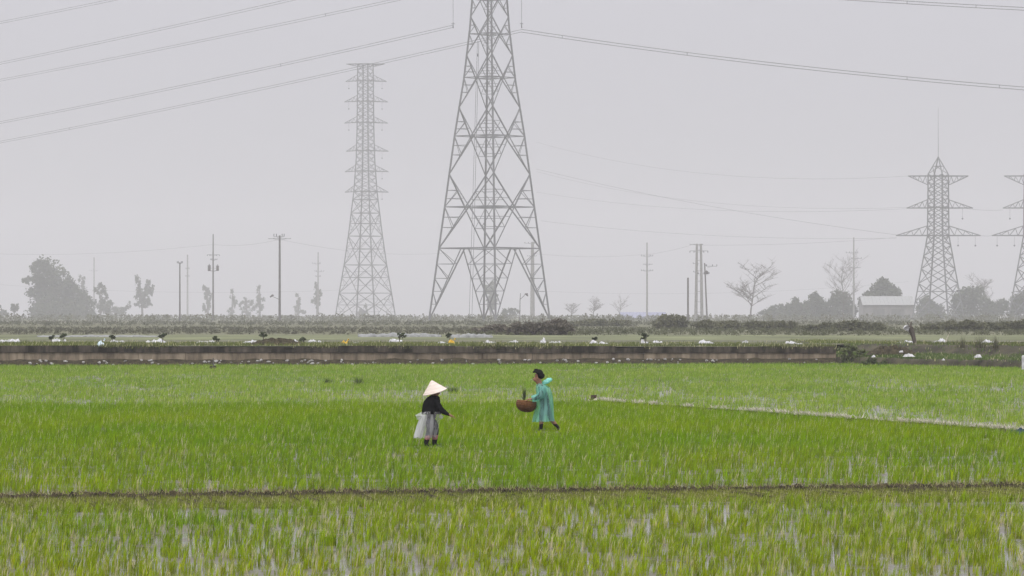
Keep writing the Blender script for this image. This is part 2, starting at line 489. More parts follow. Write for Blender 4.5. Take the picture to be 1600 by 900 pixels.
# nearest paddy, thin with open water
x, y = wedge(58000, 35.5, 62, 1.3)
dn = fbm(x * 0.5, y * 0.2, 31) * 0.16 + fbm(x * 9.0, y * 2.2, 33, 2) * 0.84
ok = near_side(x, y) & (RNG.uniform(0, 1, len(x)) < ((dn - 0.5) * 2.8 + 0.41).clip(0.05, 1))
x, y = x[ok], y[ok]
k = 6
P, H, W, az, ln = tufts(x, y, k, 0.012, 0.15, 0.30, 0.0062)
blades('near_rice', P, H, W, az, ln, rice_cols(P[:, 0], P[:, 1], len(P), RICE_A, RICE_B, 0.11, 41, k=k, tvar=0.25), M['rice'],
       'thin yellow green young rice standing in open water in the nearest paddy', 'rice', tipdry=0.35)
# middle paddy, richer green
x, y = wedge(165000, 57, 123, 1.25)
dn = fbm(x * 0.5, y * 0.2, 51) * 0.16 + fbm(x * 6.0, y * 2.4, 53, 2) * 0.84
far_gain = ((y - 66) / 40).clip(0, 1) * 0.25
ok = (y > bund_d(x) + 0.22) & (y < mid_edge(x) - 0.25) & (RNG.uniform(0, 1, len(x)) < ((dn - 0.5 + far_gain) * 2.5 + 0.45).clip(0.08, 1))
x, y = x[ok], y[ok]
cl = y < 78
for (msk, k, s2, wd, nm) in ((cl, 5, True, 0.0076, 'middle_rice'), (~cl, 5, False, 0.012, 'middle_far_rice')):
    P, H, W, az, ln = tufts(x[msk], y[msk], k, 0.014, 0.19, 0.25, wd)
    for (fx_, fy_) in FEET:          # plants trodden down in front of the walkers
        H[(np.abs(P[:, 0] - fx_) < 0.32) & (P[:, 1] < fy_ + 0.3) & (P[:, 1] > fy_ - 4.5)] *= 0.35
    blades(nm, P, H, W, az, ln, rice_cols(P[:, 0], P[:, 1], len(P), (0.138, 0.288, 0.001), (0.262, 0.372, 0.002), 0.06, 61, k=k, tvar=0.22), M['rice'],
           'fresh green rice in the middle paddy where the two people walk' if s2 else 'deep green rice at the far end of the middle paddy', 'rice', seg2=s2, tipdry=0.2)
# far paddy, paler and even
x, y = wedge(150000, 88, 222, 1.25)
xw = np.minimum(x, WALL_X1)
edge = np.where(x < WALL_X1, wall_d(xw) - 0.75, bank_d(x) - 0.1)
dn = fbm(x * 0.35, y * 0.12, 71)
ok = (y > mid_edge(x) + np.where(x > FB0.x, 0.5, 0.7)) & (y < edge) & (RNG.uniform(0, 1, len(x)) < (dn * 1.7).clip(0.25, 1))
x, y = x[ok], y[ok]
P, H, W, az, ln = tufts(x, y, 4, 0.06, 0.17, 0.2, 0.016)
blades('far_rice', P, H, W, az, ln, rice_cols(P[:, 0], P[:, 1], len(P), (0.185, 0.335, 0.022), (0.300, 0.43, 0.045), 0.06, 81, k=4, tvar=0.2), M['rice'],
       'pale green rice filling the far paddy up to the wall', 'rice', seg2=False)
# short grass on the strip in front of the near bund
n = 30000
x = RNG.uniform(-11, 11, n); off = RNG.uniform(-0.1, 3.6, n); y = bund_d(x) - off
ok = RNG.uniform(0, 1, n) < (fbm(x * 1.5, y * 2, 91) * 1.9).clip(0.2, 1) * np.where(off < 0.36, 0.28, 1.0)
x, y = x[ok], y[ok]
P, H, W, az, ln = tufts(x, y, 4, 0.03, 0.065, 0.3, 0.007)
P[:, 2] = np.where(np.repeat(off[ok], 4) < 0.3, 0.05, 0.015)
blades('bund_grass', P, H, W, az, ln, rice_cols(P[:, 0], P[:, 1], len(P), (0.150, 0.215, 0.020), (0.28, 0.30, 0.045), 0.15, 93), M['rice'],
       'short olive grass and straw on the strip before the near bund', 'grass', seg2=False)
# dry bits lying along the bund crest
n = 5200
x = RNG.uniform(-11, 11, n); y = bund_d(x) + RNG.normal(-0.12, 0.12, n)
P = np.stack([x, y, np.full(n, 0.06) + RNG.uniform(0, 0.05, n)], 1)
blades('bund_straw', P, RNG.uniform(0.04, 0.13, n), RNG.uniform(0.006, 0.014, n), RNG.uniform(0, 6.28, n), RNG.uniform(0.5, 1.0, n),
       np.array([0.33, 0.28, 0.15]) * RNG.uniform(0.1, 1.4, n)[:, None] ** 1.3, M['rice'], 'dry straw scraps along the dark crest of the near bund', 'straw', seg2=False)
# pale stalks along the far bund
n = 7000
t = RNG.uniform(0, 1, n)
on = fbm(t * 55, t * 0, 97) + 0.30 * t
ok = RNG.uniform(0, 1, n) < ((on - 0.50) * 3.4).clip(0.02, 1)
t = t[ok]; n = len(t)
P = np.stack([FB0.x + FBL.x * t, FB0.y + FBL.y * t + RNG.normal(-0.08, 0.06, n), np.full(n, 0.08) + RNG.uniform(0, 0.06, n)], 1)
blades('far_bund_straw', P, RNG.uniform(0.05, 0.17, n), RNG.uniform(0.02, 0.045, n), RNG.uniform(0, 6.28, n), RNG.uniform(0.5, 1.0, n),
       np.array([0.72, 0.68, 0.56]) * RNG.uniform(0.45, 1.25, n)[:, None], M['rice'], 'bleached straw heaped along the thin slanting bund', 'straw', seg2=False)
# grass on top of the wall and over the earth bank
n = 30000
x = RNG.uniform(-42, 44, n); s = RNG.uniform(0, 1, n) ** 1.6
y = np.where(x < WALL_X1, wall_d(np.minimum(x, WALL_X1)) - 0.02 + s * 24, bank_d(x) + 16 + s * 22)
z = np.where(x < WALL_X1, np.array([top_z(max(-30, min(20, a))) for a in x]), 1.15)
ok = (RNG.uniform(0, 1, n) < (fbm(x * 0.35, y * 0.35, 101) * 2.2 - 0.45).clip(0.03, 1))
x, y, z = x[ok], y[ok], z[ok]
P, H, W, az, ln = tufts(x, y, 3, 0.08, 0.17, 0.4, 0.035)
P[:, 2] = np.repeat(z, 3)
blades('verge_grass', P, H, W, az, ln, rice_cols(P[:, 0], P[:, 1] * 0.5, len(P), (0.060, 0.085, 0.018), (0.19, 0.22, 0.045), 0.08, 103), M['leaf'],
       'olive grass growing on the verge above the retaining wall', 'grass', seg2=False)
m_ = 5200                       # taller weeds hanging over the wall's edge
x = RNG.uniform(-42, WALL_X1, m_)
ok = RNG.uniform(0, 1, m_) < ((fbm(x * 0.55, x * 0, 131) - 0.45) * 4).clip(0.02, 1)
x = x[ok]; y = wall_d(x) + RNG.uniform(-0.12, 0.25, len(x))
P, H, W, az, ln = tufts(x, y, 4, 0.07, 0.24, 0.4, 0.03)
P[:, 2] = np.repeat(top_z(x) - RNG.uniform(0.0, 0.18, len(x)), 4)
blades('wall_weeds', P, H, W, az, ln, rice_cols(P[:, 0], P[:, 1], len(P), (0.045, 0.060, 0.015), (0.16, 0.18, 0.045), 0.15, 133), M['leaf'],
       'ragged weeds hanging over the top edge of the retaining wall', 'weeds', seg2=False)
n = 34000
x = RNG.uniform(WALL_X1 - 0.3, 46, n); s = RNG.uniform(0.0, 16, n)
pr_s, pr_z = [p[0] for p in prof], [p[1] for p in prof]
z = np.interp(s, pr_s, pr_z)
gr = fbm(x * 0.4, s * 0.35, 111)
ok = RNG.uniform(0, 1, n) < np.where(s < 1.2, 0.30, np.where(s < 11, (gr * 2.8 - 0.5).clip(0.08, 1), 0.12))
x, s, z = x[ok], s[ok], z[ok]
P, H, W, az, ln = tufts(x, bank_d(x) + s, 3, 0.10, 0.17, 0.4, 0.04)
P[:, 2] = np.repeat(z, 3) - 0.03
sr = np.repeat(s, 3)
cc = rice_cols(P[:, 0], P[:, 1], len(P), (0.045, 0.080, 0.016), (0.14, 0.215, 0.040), 0.05, 113)
blades('bank_grass', P, H, W, az, ln, cc, M['leaf'], 'rough dark grass over the earth bank beyond the end of the wall', 'grass', seg2=False)

# ------------------------------------------------------------------ foliage helpers
def leaf_quads(P, size, cols, squash=1.0):
    n = len(P)
    a = RNG.normal(0, 1, (n, 3)); a /= np.linalg.norm(a, axis=1)[:, None]
    b = RNG.normal(0, 1, (n, 3)); b -= (a * b).sum(1)[:, None] * a; b /= np.linalg.norm(b, axis=1)[:, None]
    s = (size * RNG.uniform(0.5, 1.4, n))[:, None]
    V = np.stack([P - a * s, P + b * s * 0.6, P + a * s, P - b * s * 0.6], 1)
    V[:, :, 2] = P[:, None, 2] + (V[:, :, 2] - P[:, None, 2]) * squash
    V = V.reshape(-1, 3)
    o = (np.arange(n) * 4)[:, None]
    T = np.concatenate([o + np.array([[0, 1, 2]]), o + np.array([[0, 2, 3]])], 0)
    return V, T, np.repeat(cols, 4, axis=0)

def blob_points(blobs, n):
    """points clumped inside ellipsoids (cx,cy,cz,rx,ry,rz)"""
    vol = np.array([b[3] * b[4] * b[5] for b in blobs]) ** 0.75
    cnt = np.maximum(20, (n * vol / vol.sum()).astype(int))
    out = []
    for b, c in zip(blobs, cnt):
        nc = max(6, int(c / 26))
        q = RNG.normal(0, 1, (nc, 3)); q /= np.linalg.norm(q, axis=1)[:, None]
        q *= (RNG.uniform(0.25, 1, nc) ** 0.5)[:, None]
        idx = RNG.integers(0, nc, c)
        p = q[idx] + RNG.normal(0, 0.16, (c, 3))
        out.append(np.array(b[:3]) + p * np.array(b[3:6]))
    return np.concatenate(out, 0)

def tube(path, radii, n=6):
    """tapered tube through points"""
    V, F = [], []
    P = [Vector(p) for p in path]
    for i, p in enumerate(P):
        t = (P[min(i + 1, len(P) - 1)] - P[max(i - 1, 0)])
        t = t.normalized() if t.length > 1e-9 else Vector((0, 0, 1))
        u = t.cross(Vector((0.31, 0.9, 0.1)))
        if u.length < 1e-4: u = t.cross(Vector((1, 0, 0)))
        u.normalize(); w = t.cross(u)
        for k in range(n):
            a = 2 * math.pi * k / n
            V.append(p + (u * math.cos(a) + w * math.sin(a)) * radii[i])
    for i in range(len(P) - 1):
        for k in range(n):
            F.append((i * n + k, i * n + (k + 1) % n, (i + 1) * n + (k + 1) % n, (i + 1) * n + k))
    F.append(tuple(range(n - 1, -1, -1))); F.append(tuple((len(P) - 1) * n + k for k in range(n)))
    return V, F

def join_tubes(tl):
    V, F = [], []
    for (v, f) in tl:
        o = len(V); V += v; F += [tuple(i + o for i in q) for q in f]
    return V, F

GREEN = ((0.028, 0.042, 0.014), (0.075, 0.095, 0.030))
OLIVE = ((0.06, 0.066, 0.03), (0.14, 0.14, 0.07))
BROWN = ((0.075, 0.068, 0.05), (0.16, 0.14, 0.105))
def leaf_cols(P, pal, seed=0):
    n = len(P)
    t = (fbm(P[:, 0] * 0.6 + seed, P[:, 2] * 0.6, seed) + RNG.normal(0, 0.15, n)).clip(0, 1)[:, None]
    return (np.array(pal[0]) * (1 - t) + np.array(pal[1]) * t)

def tree(name, label, cat, loc, blobs, n, leaf, trunk_h, trunk_r, pal=GREEN, group=None, limbs=4, bark='bark'):
    """crown blobs are in metres from the trunk foot"""
    t = empty(name, loc)
    tag(t, label, cat, group)
    P = blob_points(blobs, n)
    V, T, C = leaf_quads(P, leaf, leaf_cols(P, pal, seed=hash(label) % 50))
    obj('crown', tris_mesh('crown', V, T, C), M['leaf'], t)
    top = Vector((blobs[0][0] * 0.5, 0, trunk_h))
    tl = [tube([(0, 0, -0.3), (top.x * 0.4, 0, trunk_h * 0.5), top], [trunk_r, trunk_r * 0.75, trunk_r * 0.5])]
    for b in blobs[:limbs + 1]:
        c = Vector(b[:3]); s = Vector((top.x * 0.7, 0, trunk_h * random.uniform(0.55, 0.95)))
        tl.append(tube([s, s.lerp(c, 0.55) + Vector((0, 0, 0.1 * trunk_h)), c + Vector((0, 0, b[5] * 0.4))], [trunk_r * 0.45, trunk_r * 0.3, trunk_r * 0.1], 5))
    V, F = join_tubes(tl)
    obj('trunk', pydata('trunk', V, F), M[bark], t)
    return t

GZ = 1.1                              # level of the far plain
def gpoint(px, d):
    p = at(px, HOR, d); p.z = GZ - 0.05
    return p

def px_tree(name, label, cat, px, d, lobes, n, leaf_px, pal=GREEN, group=None, foot=None, bark='bark', trunk_frac=0.5, trunk_px=2.0):
    """lobes are (x px, y px, rx px, ry px) as seen in the photograph, turned into metres at distance d"""
    d = FAR(d); s = d / FPX
    g = gpoint(px, d)
    bl = []
    for (lx, ly, rx, ry) in lobes:
        c = at(lx, ly, d)
        bl.append((c.x - g.x, random.uniform(-0.4, 0.4) * rx * s, c.z - g.z, rx * s, rx * s * random.uniform(0.8, 1.1), ry * s))
    top = max(b[2] for b in bl)
    return tree(name, label, cat, g, bl, n, leaf_px * s, max(0.5, top * trunk_frac * 1.6 if trunk_frac < 0.6 else top), trunk_px * s, pal, group, bark=bark)

# ------------------------------------------------------------------ steelwork
def angle_unit(m, key=[{}]):
    """unit length angle bar along z, shared by every brace"""
    if m.name not in key[0]:
        pr = [(-.5, -.5), (.5, -.5), (.5, -.2), (-.2, -.2), (-.2, .5), (-.5, .5)]
        v = [(a, b, z) for z in (0, 1) for (a, b) in pr]
        f = [(i, (i + 1) % 6, 6 + (i + 1) % 6, 6 + i) for i in range(6)] + [(5, 4, 3, 2, 1, 0), (6, 7, 8, 9, 10, 11)]
        me = pydata('angle_bar', v, f); me.materials.append(m); key[0][m.name] = me
    return key[0][m.name]

def bar(name, p, q, w, m, parent):
    p, q = Vector(p), Vector(q)
    dv = q - p
    if dv.length < 1e-4: return None
    o = bpy.data.objects.new(name, angle_unit(m)); COL.objects.link(o)
    o.parent = parent
    o.matrix_local = Matrix.Translation(p) @ dv.to_track_quat('Z', 'Y').to_matrix().to_4x4() @ Matrix.Diagonal((w, w, dv.length, 1))
    return o

class Tower:
    def __init__(s, name, label, cx, d, prof, phi, wleg, group=None):
        """prof: list of (y px, half diagonal px) from foot to top"""
        s.ws = FAR(d) / d; s.heavy = 1.0 if d < 800 else 1.3; d = FAR(d)
        s.d, s.k = d, d / FPX
        s.root = tag(empty(name, gpoint(cx, d)), label, 'pylon', group)
        s.z0 = s.root.location.z
        s.prof = [(CAMH + (HOR - y) * s.k - s.z0, h * s.k) for (y, h) in prof]
        s.phi = phi; s.wleg = wleg
    def bar(s, nm, p, q, w, m, e): return bar(nm, p, q, w * s.ws * s.heavy * (0.85 if nm == 'brace' else 1.0), m, e)
    def z(s, y): return CAMH + (HOR - y) * s.k - s.z0
    def rad(s, z):
        pr = s.prof
        return float(np.interp(z, [p[0] for p in pr], [p[1] for p in pr]))
    def c(s, i, z):
        r = s.rad(z) / math.cos(s.phi); a = s.phi + i * math.pi / 2
        return Vector((r * math.cos(a), r * math.sin(a), z))
    def legs(s, w=None):
        for i in range(4):
            leg = empty('leg', parent=s.root)
            for (a, b) in zip(s.prof[:-1], s.prof[1:]):
                s.bar('leg_section', s.c(i, a[0]), s.c(i, b[0]), w or s.wleg, M['steel'], leg)
            p = s.c(i, s.prof[0][0])
            v, f = tube([(p.x, p.y, -0.4), (p.x, p.y, max(0.3, p.z + 0.15))], [0.55, 0.45], 8)
            obj('footing', pydata('footing', v, f), M['concrete'], leg)
    def section(s): return empty('lattice_section', parent=s.root)
    def xpanel(s, za, zb, w, sec=True, horiz=True, plan=True, mids=1):
        e = s.section()
        wa, wb = s.rad(za), s.rad(zb)
        t = wa / (wa + wb); zc = za + (zb - za) * t
        cs = []
        for i in range(4):
            A0, B0, A1, B1 = s.c(i, za), s.c(i + 1, za), s.c(i, zb), s.c(i + 1, zb)
            Ac, Bc = s.c(i, zc), s.c(i + 1, zc)
            C = (Ac + Bc) * 0.5; cs.append(C)
            for p in (A0, B0, A1, B1): s.bar('brace', p, C, w, M['steel'], e)
            if horiz: s.bar('brace', Ac, Bc, w * 0.8, M['steel'], e)
            if sec:
                for (L0, Lc) in ((A0, Ac), (B0, Bc), (A1, Ac), (B1, Bc)):
                    ml, md = L0.lerp(Lc, 0.5), L0.lerp(C, 0.5)
                    s.bar('brace', ml, md, w * 0.5, M['steel'], e)
                    s.bar('brace', md, Lc, w * 0.5, M['steel'], e)
                    if mids > 1:
                        ml2, md2 = L0.lerp(Lc, 0.75), L0.lerp(C, 0.75)
                        s.bar('brace', ml2, md2, w * 0.45, M['steel'], e)
        if plan:
            for i in range(4): s.bar('brace', cs[i], cs[(i + 1) % 4], w * 0.55, M['steel'], e)
            s.bar('brace', cs[0], cs[2], w * 0.45, M['steel'], e); s.bar('brace', cs[1], cs[3], w * 0.45, M['steel'], e)
        return zc
    def ring(s, z, w, e=None):
        e = e or s.section()
        for i in range(4): s.bar('brace', s.c(i, z), s.c(i + 1, z), w, M['steel'], e)
        return e
    def arm(s, z, ztop, reach_l, reach_r, w, tipz=0.0, zlow=None):
        """a lattice crossarm along the picture plane: two bottom chords, top chords to the tip, lacing"""
        for (sg, reach) in ((-1, reach_l), (1, reach_r)):
            e = empty('crossarm', parent=s.root)
            tip = Vector((sg * reach, 0, z + tipz))
            idx = sorted(range(4), key=lambda i: -sg * s.c(i, z).x)
            roots = [s.c(idx[0], z), (s.c(idx[1], z) + s.c(idx[0], z)) * 0.5, (s.c(idx[2], z) + s.c(idx[0], z)) * 0.5]
            for r_ in roots[1:]: s.bar('chord', r_, tip, w, M['steel'], e)
            tr = s.c(idx[0], ztop)
            s.bar('chord', tr, tip, w * 0.8, M['steel'], e)
            for k in (0.25, 0.5, 0.75):
                a = roots[1].lerp(tip, k); b = roots[2].lerp(tip, k); t_ = tr.lerp(tip, k)
                s.bar('brace', a, b, w * 0.6, M['steel'], e)
                s.bar('brace', a, t_, w * 0.6, M['steel'], e)
                s.bar('brace', a, tr.lerp(tip, k - 0.25), w * 0.55, M['steel'], e)
    def insulator(s, x, z, length, r):
        v, f = [], []
        tl = [tube([(x, 0, z), (x, 0, z - length)], [r * 0.3, r * 0.3], 6)]
        k = int(length / (r * 1.7))
        for i in range(k):
            zz = z - length * (0.12 + 0.8 * i / max(1, k - 1))
            tl.append(tube([(x, 0, zz + r * 0.3), (x, 0, zz), (x, 0, zz - r * 0.15)], [r * 0.3, r, r * 0.5], 8))
        v, f = join_tubes(tl)
        return obj('insulator_string', pydata('insulator_string', v, f), M['insul'], s.root)
    def clamp(s, x, z, r):
        v, f = join_tubes([tube([(x - r, 0, z), (x, 0, z + r * 0.6), (x + r, 0, z)], [r * 0.5, r, r * 0.5], 6), tube([(x, -r * 1.2, z - r * 0.4), (x, r * 1.2, z - r * 0.4)], [r * 0.5, r * 0.5], 6)])
        return obj('suspension_clamp', pydata('suspension_clamp', v, f), M['insul'], s.root)

# main pylon, its head above the picture
T1 = Tower('lattice_pylon', 'tallest grey lattice pylon in the centre, its head above the picture', 765, 700,
           [(500, 94.5), (388, 79), (319.5, 69.5), (208, 54), (126, 40.5), (46, 31), (-40, 24), (-200, 18)], R(6), 0.36)
T1.legs()
# splayed foot section: inverted V from the feet to the middle of each belt bar
e = T1.section(); zb = T1.z(388); zf = T1.z(500)
for i in range(4):
    A, B = T1.c(i, zb), T1.c(i + 1, zb); mid = (A + B) * 0.5
    T1.bar('brace', A, B, 0.26, M['steel'], e)
    for (L, Fo) in ((A, T1.c(i, zf)), (B, T1.c(i + 1, zf))):
        m_in = mid.lerp(L, 0.06)
        T1.bar('brace', Fo, m_in, 0.26, M['steel'], e)
        for k, t in enumerate((0.22, 0.42, 0.60, 0.78)):
            pl, pd = L.lerp(Fo, t), m_in.lerp(Fo, t)
            T1.bar('brace', pl, pd, 0.12, M['steel'], e)
            pp = L.lerp(Fo, (0.0, 0.22, 0.42, 0.60)[k])
            T1.bar('brace', pp, pd, 0.13, M['steel'], e)
e = T1.section()
mids = [(T1.c(i, zb) + T1.c(i + 1, zb)) * 0.5 for i in range(4)]
for i in range(4): T1.bar('brace', mids[i], mids[(i + 1) % 4], 0.15, M['steel'], e)
for (ya, yb, w, sec, mm) in ((388, 272, 0.26, True, 2), (272, 168, 0.24, True, 2), (168, 86, 0.22, True, 2), (86, 26, 0.20, True, 1), (26, -24, 0.18, True, 1),
                             (-24, -66, 0.16, False, 1), (-66, -104, 0.16, False, 1), (-104, -140, 0.15, False, 1), (-140, -172, 0.15, False, 1), (-172, -200, 0.15, False, 1)):
    T1.xpanel(T1.z(ya), T1.z(yb), w, sec=sec, mids=mm)
PX = T1.k
for (y, L_, R_) in ((-22, 57, 50), (-100, 64, 57), (-172, 57, 50)):
    T1.arm(T1.z(y), T1.z(y - 14), L_ * PX, R_ * PX, 0.2)
    for sg, rr in ((-1, L_), (1, R_)):
        T1.insulator(sg * rr * PX, T1.z(y), 58 * PX, 0.16)
        v, f = join_tubes([tube([(sg * rr * PX - 0.55, 0, T1.z(y + 59)), (sg * rr * PX + 0.55, 0, T1.z(y + 59))], [0.09, 0.09], 6),
                           tube([(sg * rr * PX, 0, T1.z(y + 57)), (sg * rr * PX, 0, T1.z(y + 66))], [0.12, 0.2], 6)])
        obj('yoke_plate', pydata('yoke_plate', v, f), M['insul'], T1.root)

# second pylon with many arms, farther off
T2 = Tower('lattice_pylon', 'pale narrow pylon with many short arms left of the tallest one', 571, 1100,
           [(498, 47), (458, 40.5), (414, 33), (369, 26.5), (299, 18), (250, 14.5), (200, 13), (100, 12)], R(19), 0.26)
T2.legs()
for (ya, yb, w, sec) in ((498, 458, 0.17, True), (458, 414, 0.17, True), (414, 369, 0.16, True), (369, 333, 0.15, True), (333, 312, 0.14, False), (312, 299, 0.13, False)):
    T2.xpanel(T2.z(ya), T2.z(yb), w, sec=sec, horiz=sec)
    T2.ring(T2.z(yb), 0.16)
y = 299.0
while y > 101:
    T2.xpanel(T2.z(y), T2.z(max(100, y - 11.06)), 0.13, sec=False, horiz=False, plan=False); y -= 11.06
K2 = T2.k
for n_, (y, L_, R_) in enumerate(((100, 30, 30), (126, 31, 33), (158, 33, 35), (191, 33, 35), (235, 30, 36), (267, 32, 36), (299, 32, 36))):
    T2.ring(T2.z(y), 0.18)
    T2.arm(T2.z(y), T2.z(y - 9) if y > 100 else T2.z(104), L_ * K2, R_ * K2, 0.17, tipz=0 if y == 100 else -0.5)
    if y > 100:
        for sg in (-1, 1):
            if sg < 0 and y > 200: continue
            T2.insulator(sg * 26 * K2, T2.z(y), 11 * K2, 0.12); T2.clamp(sg * 26 * K2, T2.z(y + 12.5), 0.34)

# the two squat pylons at the right, joined by their lowest arms
def squat(label, cx, d, rod):
    T = Tower('squat_pylon', label, cx, d, [(502, 43), (368, 17.5), (272, 16.5)], R(14), 0.24, 'squat pylons beside the shed')
    T.legs()
    k = T.k
    ys = [502, 470, 443, 420, 400, 383, 368]
    for a, b in zip(ys[:-1], ys[1:]):
        T.xpanel(T.z(a), T.z(b), 0.17, sec=False, horiz=(a > 460), plan=(a > 460))
    y = 368.0
    while y > 273:
        T.xpanel(T.z(y), T.z(max(272, y - 12)), 0.15, sec=False, horiz=False, plan=False); y -= 12
    pk = T.section(); ap = Vector((0, 0, T.z(245)))
    for i in range(4):
        T.bar('brace', T.c(i, T.z(272)), ap, 0.2, M['steel'], pk)
        q = T.c(i, T.z(272)).lerp(ap, 0.45); q2 = T.c(i + 1, T.z(272)).lerp(ap, 0.45)
        T.bar('brace', q, q2, 0.13, M['steel'], pk); T.bar('brace', T.c(i, T.z(272)), q2, 0.13, M['steel'], pk)
    for y in (275, 324, 368): T.ring(T.z(y), 0.2)
    T.arm(T.z(275), T.z(289), 47 * k, 47 * k, 0.2)
    T.arm(T.z(325), T.z(312), 49 * k, 54 * k, 0.2)
    T.arm(T.z(368), T.z(353), 66 * k, 66 * k, 0.22)
    if rod:
        v, f = tube([(0, 0, T.z(246)), (0, 0, T.z(205)), (0, 0, T.z(168))], [0.14, 0.09, 0.05], 6)
        obj('lightning_rod', pydata('lightning_rod', v, f), M['steel'], T.root)
    for (xo, y) in ((38, 342), (31, 384), (58, 384), (-38, 342), (-31, 384), (-58, 384)) if not rod else ((38, 342), (31, 384), (58, 384)):
        T.insulator(xo * k, T.z(y - 17), 15 * k, 0.13); T.clamp(xo * k, T.z(y), 0.36)
    return T
T3 = squat('squat lattice pylon with a tall lightning rod above the pale shed', 1466, 900, True)
T4 = squat('squat lattice pylon cut off by the right edge of the picture', 1616, 912, False)

# ------------------------------------------------------------------ wires
def sag_path(a, b, sag, n=24):
    a, b = Vector(a), Vector(b)
    return [a.lerp(b, t) - Vector((0, 0, sag * 4 * t * (1 - t))) for t in [i / n for i in range(n + 1)]]
def wire_mesh(path, r):
    return pydata('wire', *tube(path, [r] * len(path), 4))
def bundle(label, a, b, sag, r, gap, spacers=(0.15, 0.35, 0.6, 0.85), group='wire bundles of the tallest pylon'):
    t = tag(empty('wire_bundle', a), label, 'power line', group)
    o = Vector(a)
    p = [q - o for q in sag_path(a, b, sag, 36)]
    obj('wire', wire_mesh([q + Vector((0, 0, gap / 2)) for q in p], r), M['wire'], t)
    obj('wire', wire_mesh([q - Vector((0, 0, gap / 2)) for q in p], r), M['wire'], t)
    for s in spacers:
        q = p[int(s * 36)]
        v, f = join_tubes([tube([q + Vector((0, 0, gap * 0.6)), q - Vector((0, 0, gap * 0.6))], [0.09, 0.09], 6), tube([q + Vector((-.12, 0, gap * 0.5)), q + Vector((.12, 0, gap * 0.5))], [.1, .1], 6), tube([q + Vector((-.12, 0, -gap * 0.5)), q + Vector((.12, 0, -gap * 0.5))], [.1, .1], 6)])
        obj('spacer', pydata('spacer', v, f), M['insul'], t)
W_ = 0.085
bundle('twin wires running left from the left insulator of the tallest pylon', atf(708, 41, 700), atf(-300, 244, 960), 2.2, W_ * 0.75, 0.75, (0.22, 0.64))
bundle('twin wires running left behind the tallest pylon, lowest in the sky', atf(815, 48, 700), atf(-300, 275, 980), 2.4, W_ * 0.75, 0.75, (0.55,))
bundle('twin wires crossing the upper left sky, third from the top corner', atf(815, -43, 700), atf(-300, 178, 990), 2.0, W_ * 0.75, 0.8, (0.21, 0.66))
bundle('twin wires crossing the upper left sky, second from the top corner', atf(708, -60, 700), atf(-300, 156, 960), 2.0, W_ * 0.75, 0.8, ())
bundle('twin wires just cutting the top left corner of the picture', atf(708, -118, 700), atf(-300, 90, 960), 2.0, W_ * 0.75, 0.8, ())
bundle('twin wires running right from the right insulator of the tallest pylon', atf(815, 48, 700), atf(2100, 168, 640), 3.4, W_, 0.85, (0.07, 0.23, 0.51, 0.62))
bundle('twin wires cutting the top right corner of the picture', atf(815, -43, 700), atf(2100, 32, 640), 2.2, W_, 0.8, (0.51, 0.6))
def single(label, a, b, sag, r=0.03, group='thin wires low in the sky'):
    o = Vector(a)
    return tag(obj('power_line', wire_mesh([q - o for q in sag_path(a, b, sag, 20)], r), M['wire'], None, o), label, 'power line', group)
single('faint wire sloping from the tallest pylon down to the big arm of the squat pylon', atf(838, 264, 1000), atf(1401, 367, 900), 2.5, 0.05)
single('faint wire reaching the upper left arm of the squat pylon', atf(838, 268, 1100), atf(1417, 324, 900), 7.0, 0.035)
single('faint low wire between the twin trunk pole and the lowest arm of the squat pylon', atf(1091, 383, 900), atf(1401, 371, 900), 1.0, 0.03)
single('faintest high wire between the tallest pylon and the peak of the squat pylon', atf(838, 222, 1100), atf(1420, 275, 900), 8.0, 0.04)
single('faint middle wire between the tallest pylon and the middle arm of the squat pylon', atf(838, 300, 1100), atf(1418, 326, 900), 5.0, 0.04)
single('faint low wire from the belt of the tallest pylon to the squat pylon', atf(845, 345, 1000), atf(1401, 372, 900), 3.0, 0.04)
single('faint wire from the slim pole to the wide twin pole right of centre', atf(1011, 398, 900), atf(1084, 382, 900), 0.4, 0.03)
single('faint wire from the tallest pylon to the slim pole right of centre', atf(832, 396, 800), atf(1011, 397, 900), 1.2, 0.03)
single('faint wire running left from the T topped pole', atf(437, 374, 800), atf(333, 382, 900), 1.2, 0.03)
single('faint wire running left from the pole with the twin boxes', atf(333, 382, 900), atf(-60, 394, 1000), 2.5, 0.03)
single('faint wire running right from the T topped pole', atf(437, 374, 800), atf(700, 395, 900), 2.5, 0.03)
single('faint wire linking the two squat pylons at mid height', atf(1504, 325, 900), atf(1567, 328, 912), 0.5, 0.05)
single('faint wire linking the lowest arms of the two squat pylons', atf(1530, 368, 900), atf(1552, 368, 912), 0.2, 0.06)
single('very faint lowest wire crossing behind the left poles', atf(-60, 440, 1200), atf(560, 452, 1200), 4.0, 0.035)
single('very faint lowest wire crossing behind the right poles', atf(850, 455, 1200), atf(1420, 440, 1200), 4.0, 0.035)

# pair of down leads hanging inside the main pylon
dl = tag(empty('hanging_cable', gpoint(734, FAR(712))), 'pair of thin cables hanging down through the tallest pylon', 'cable')
for k in (0, 4.2):
    a, b = atf(746 + k * 0.5, 64, 712), atf(733 + k, 503, 712)
    obj('cable', wire_mesh([q - dl.location for q in sag_path(a, b, 0, 6)], 0.07), M['wire'], dl)
q = atf(746.5, 86, 712) - dl.location
obj('weight', pydata('weight', *tube([q + Vector((0, 0, .5)), q, q - Vector((0, 0, .5))], [0.1, 0.3, 0.1], 8)), M['insul'], dl)

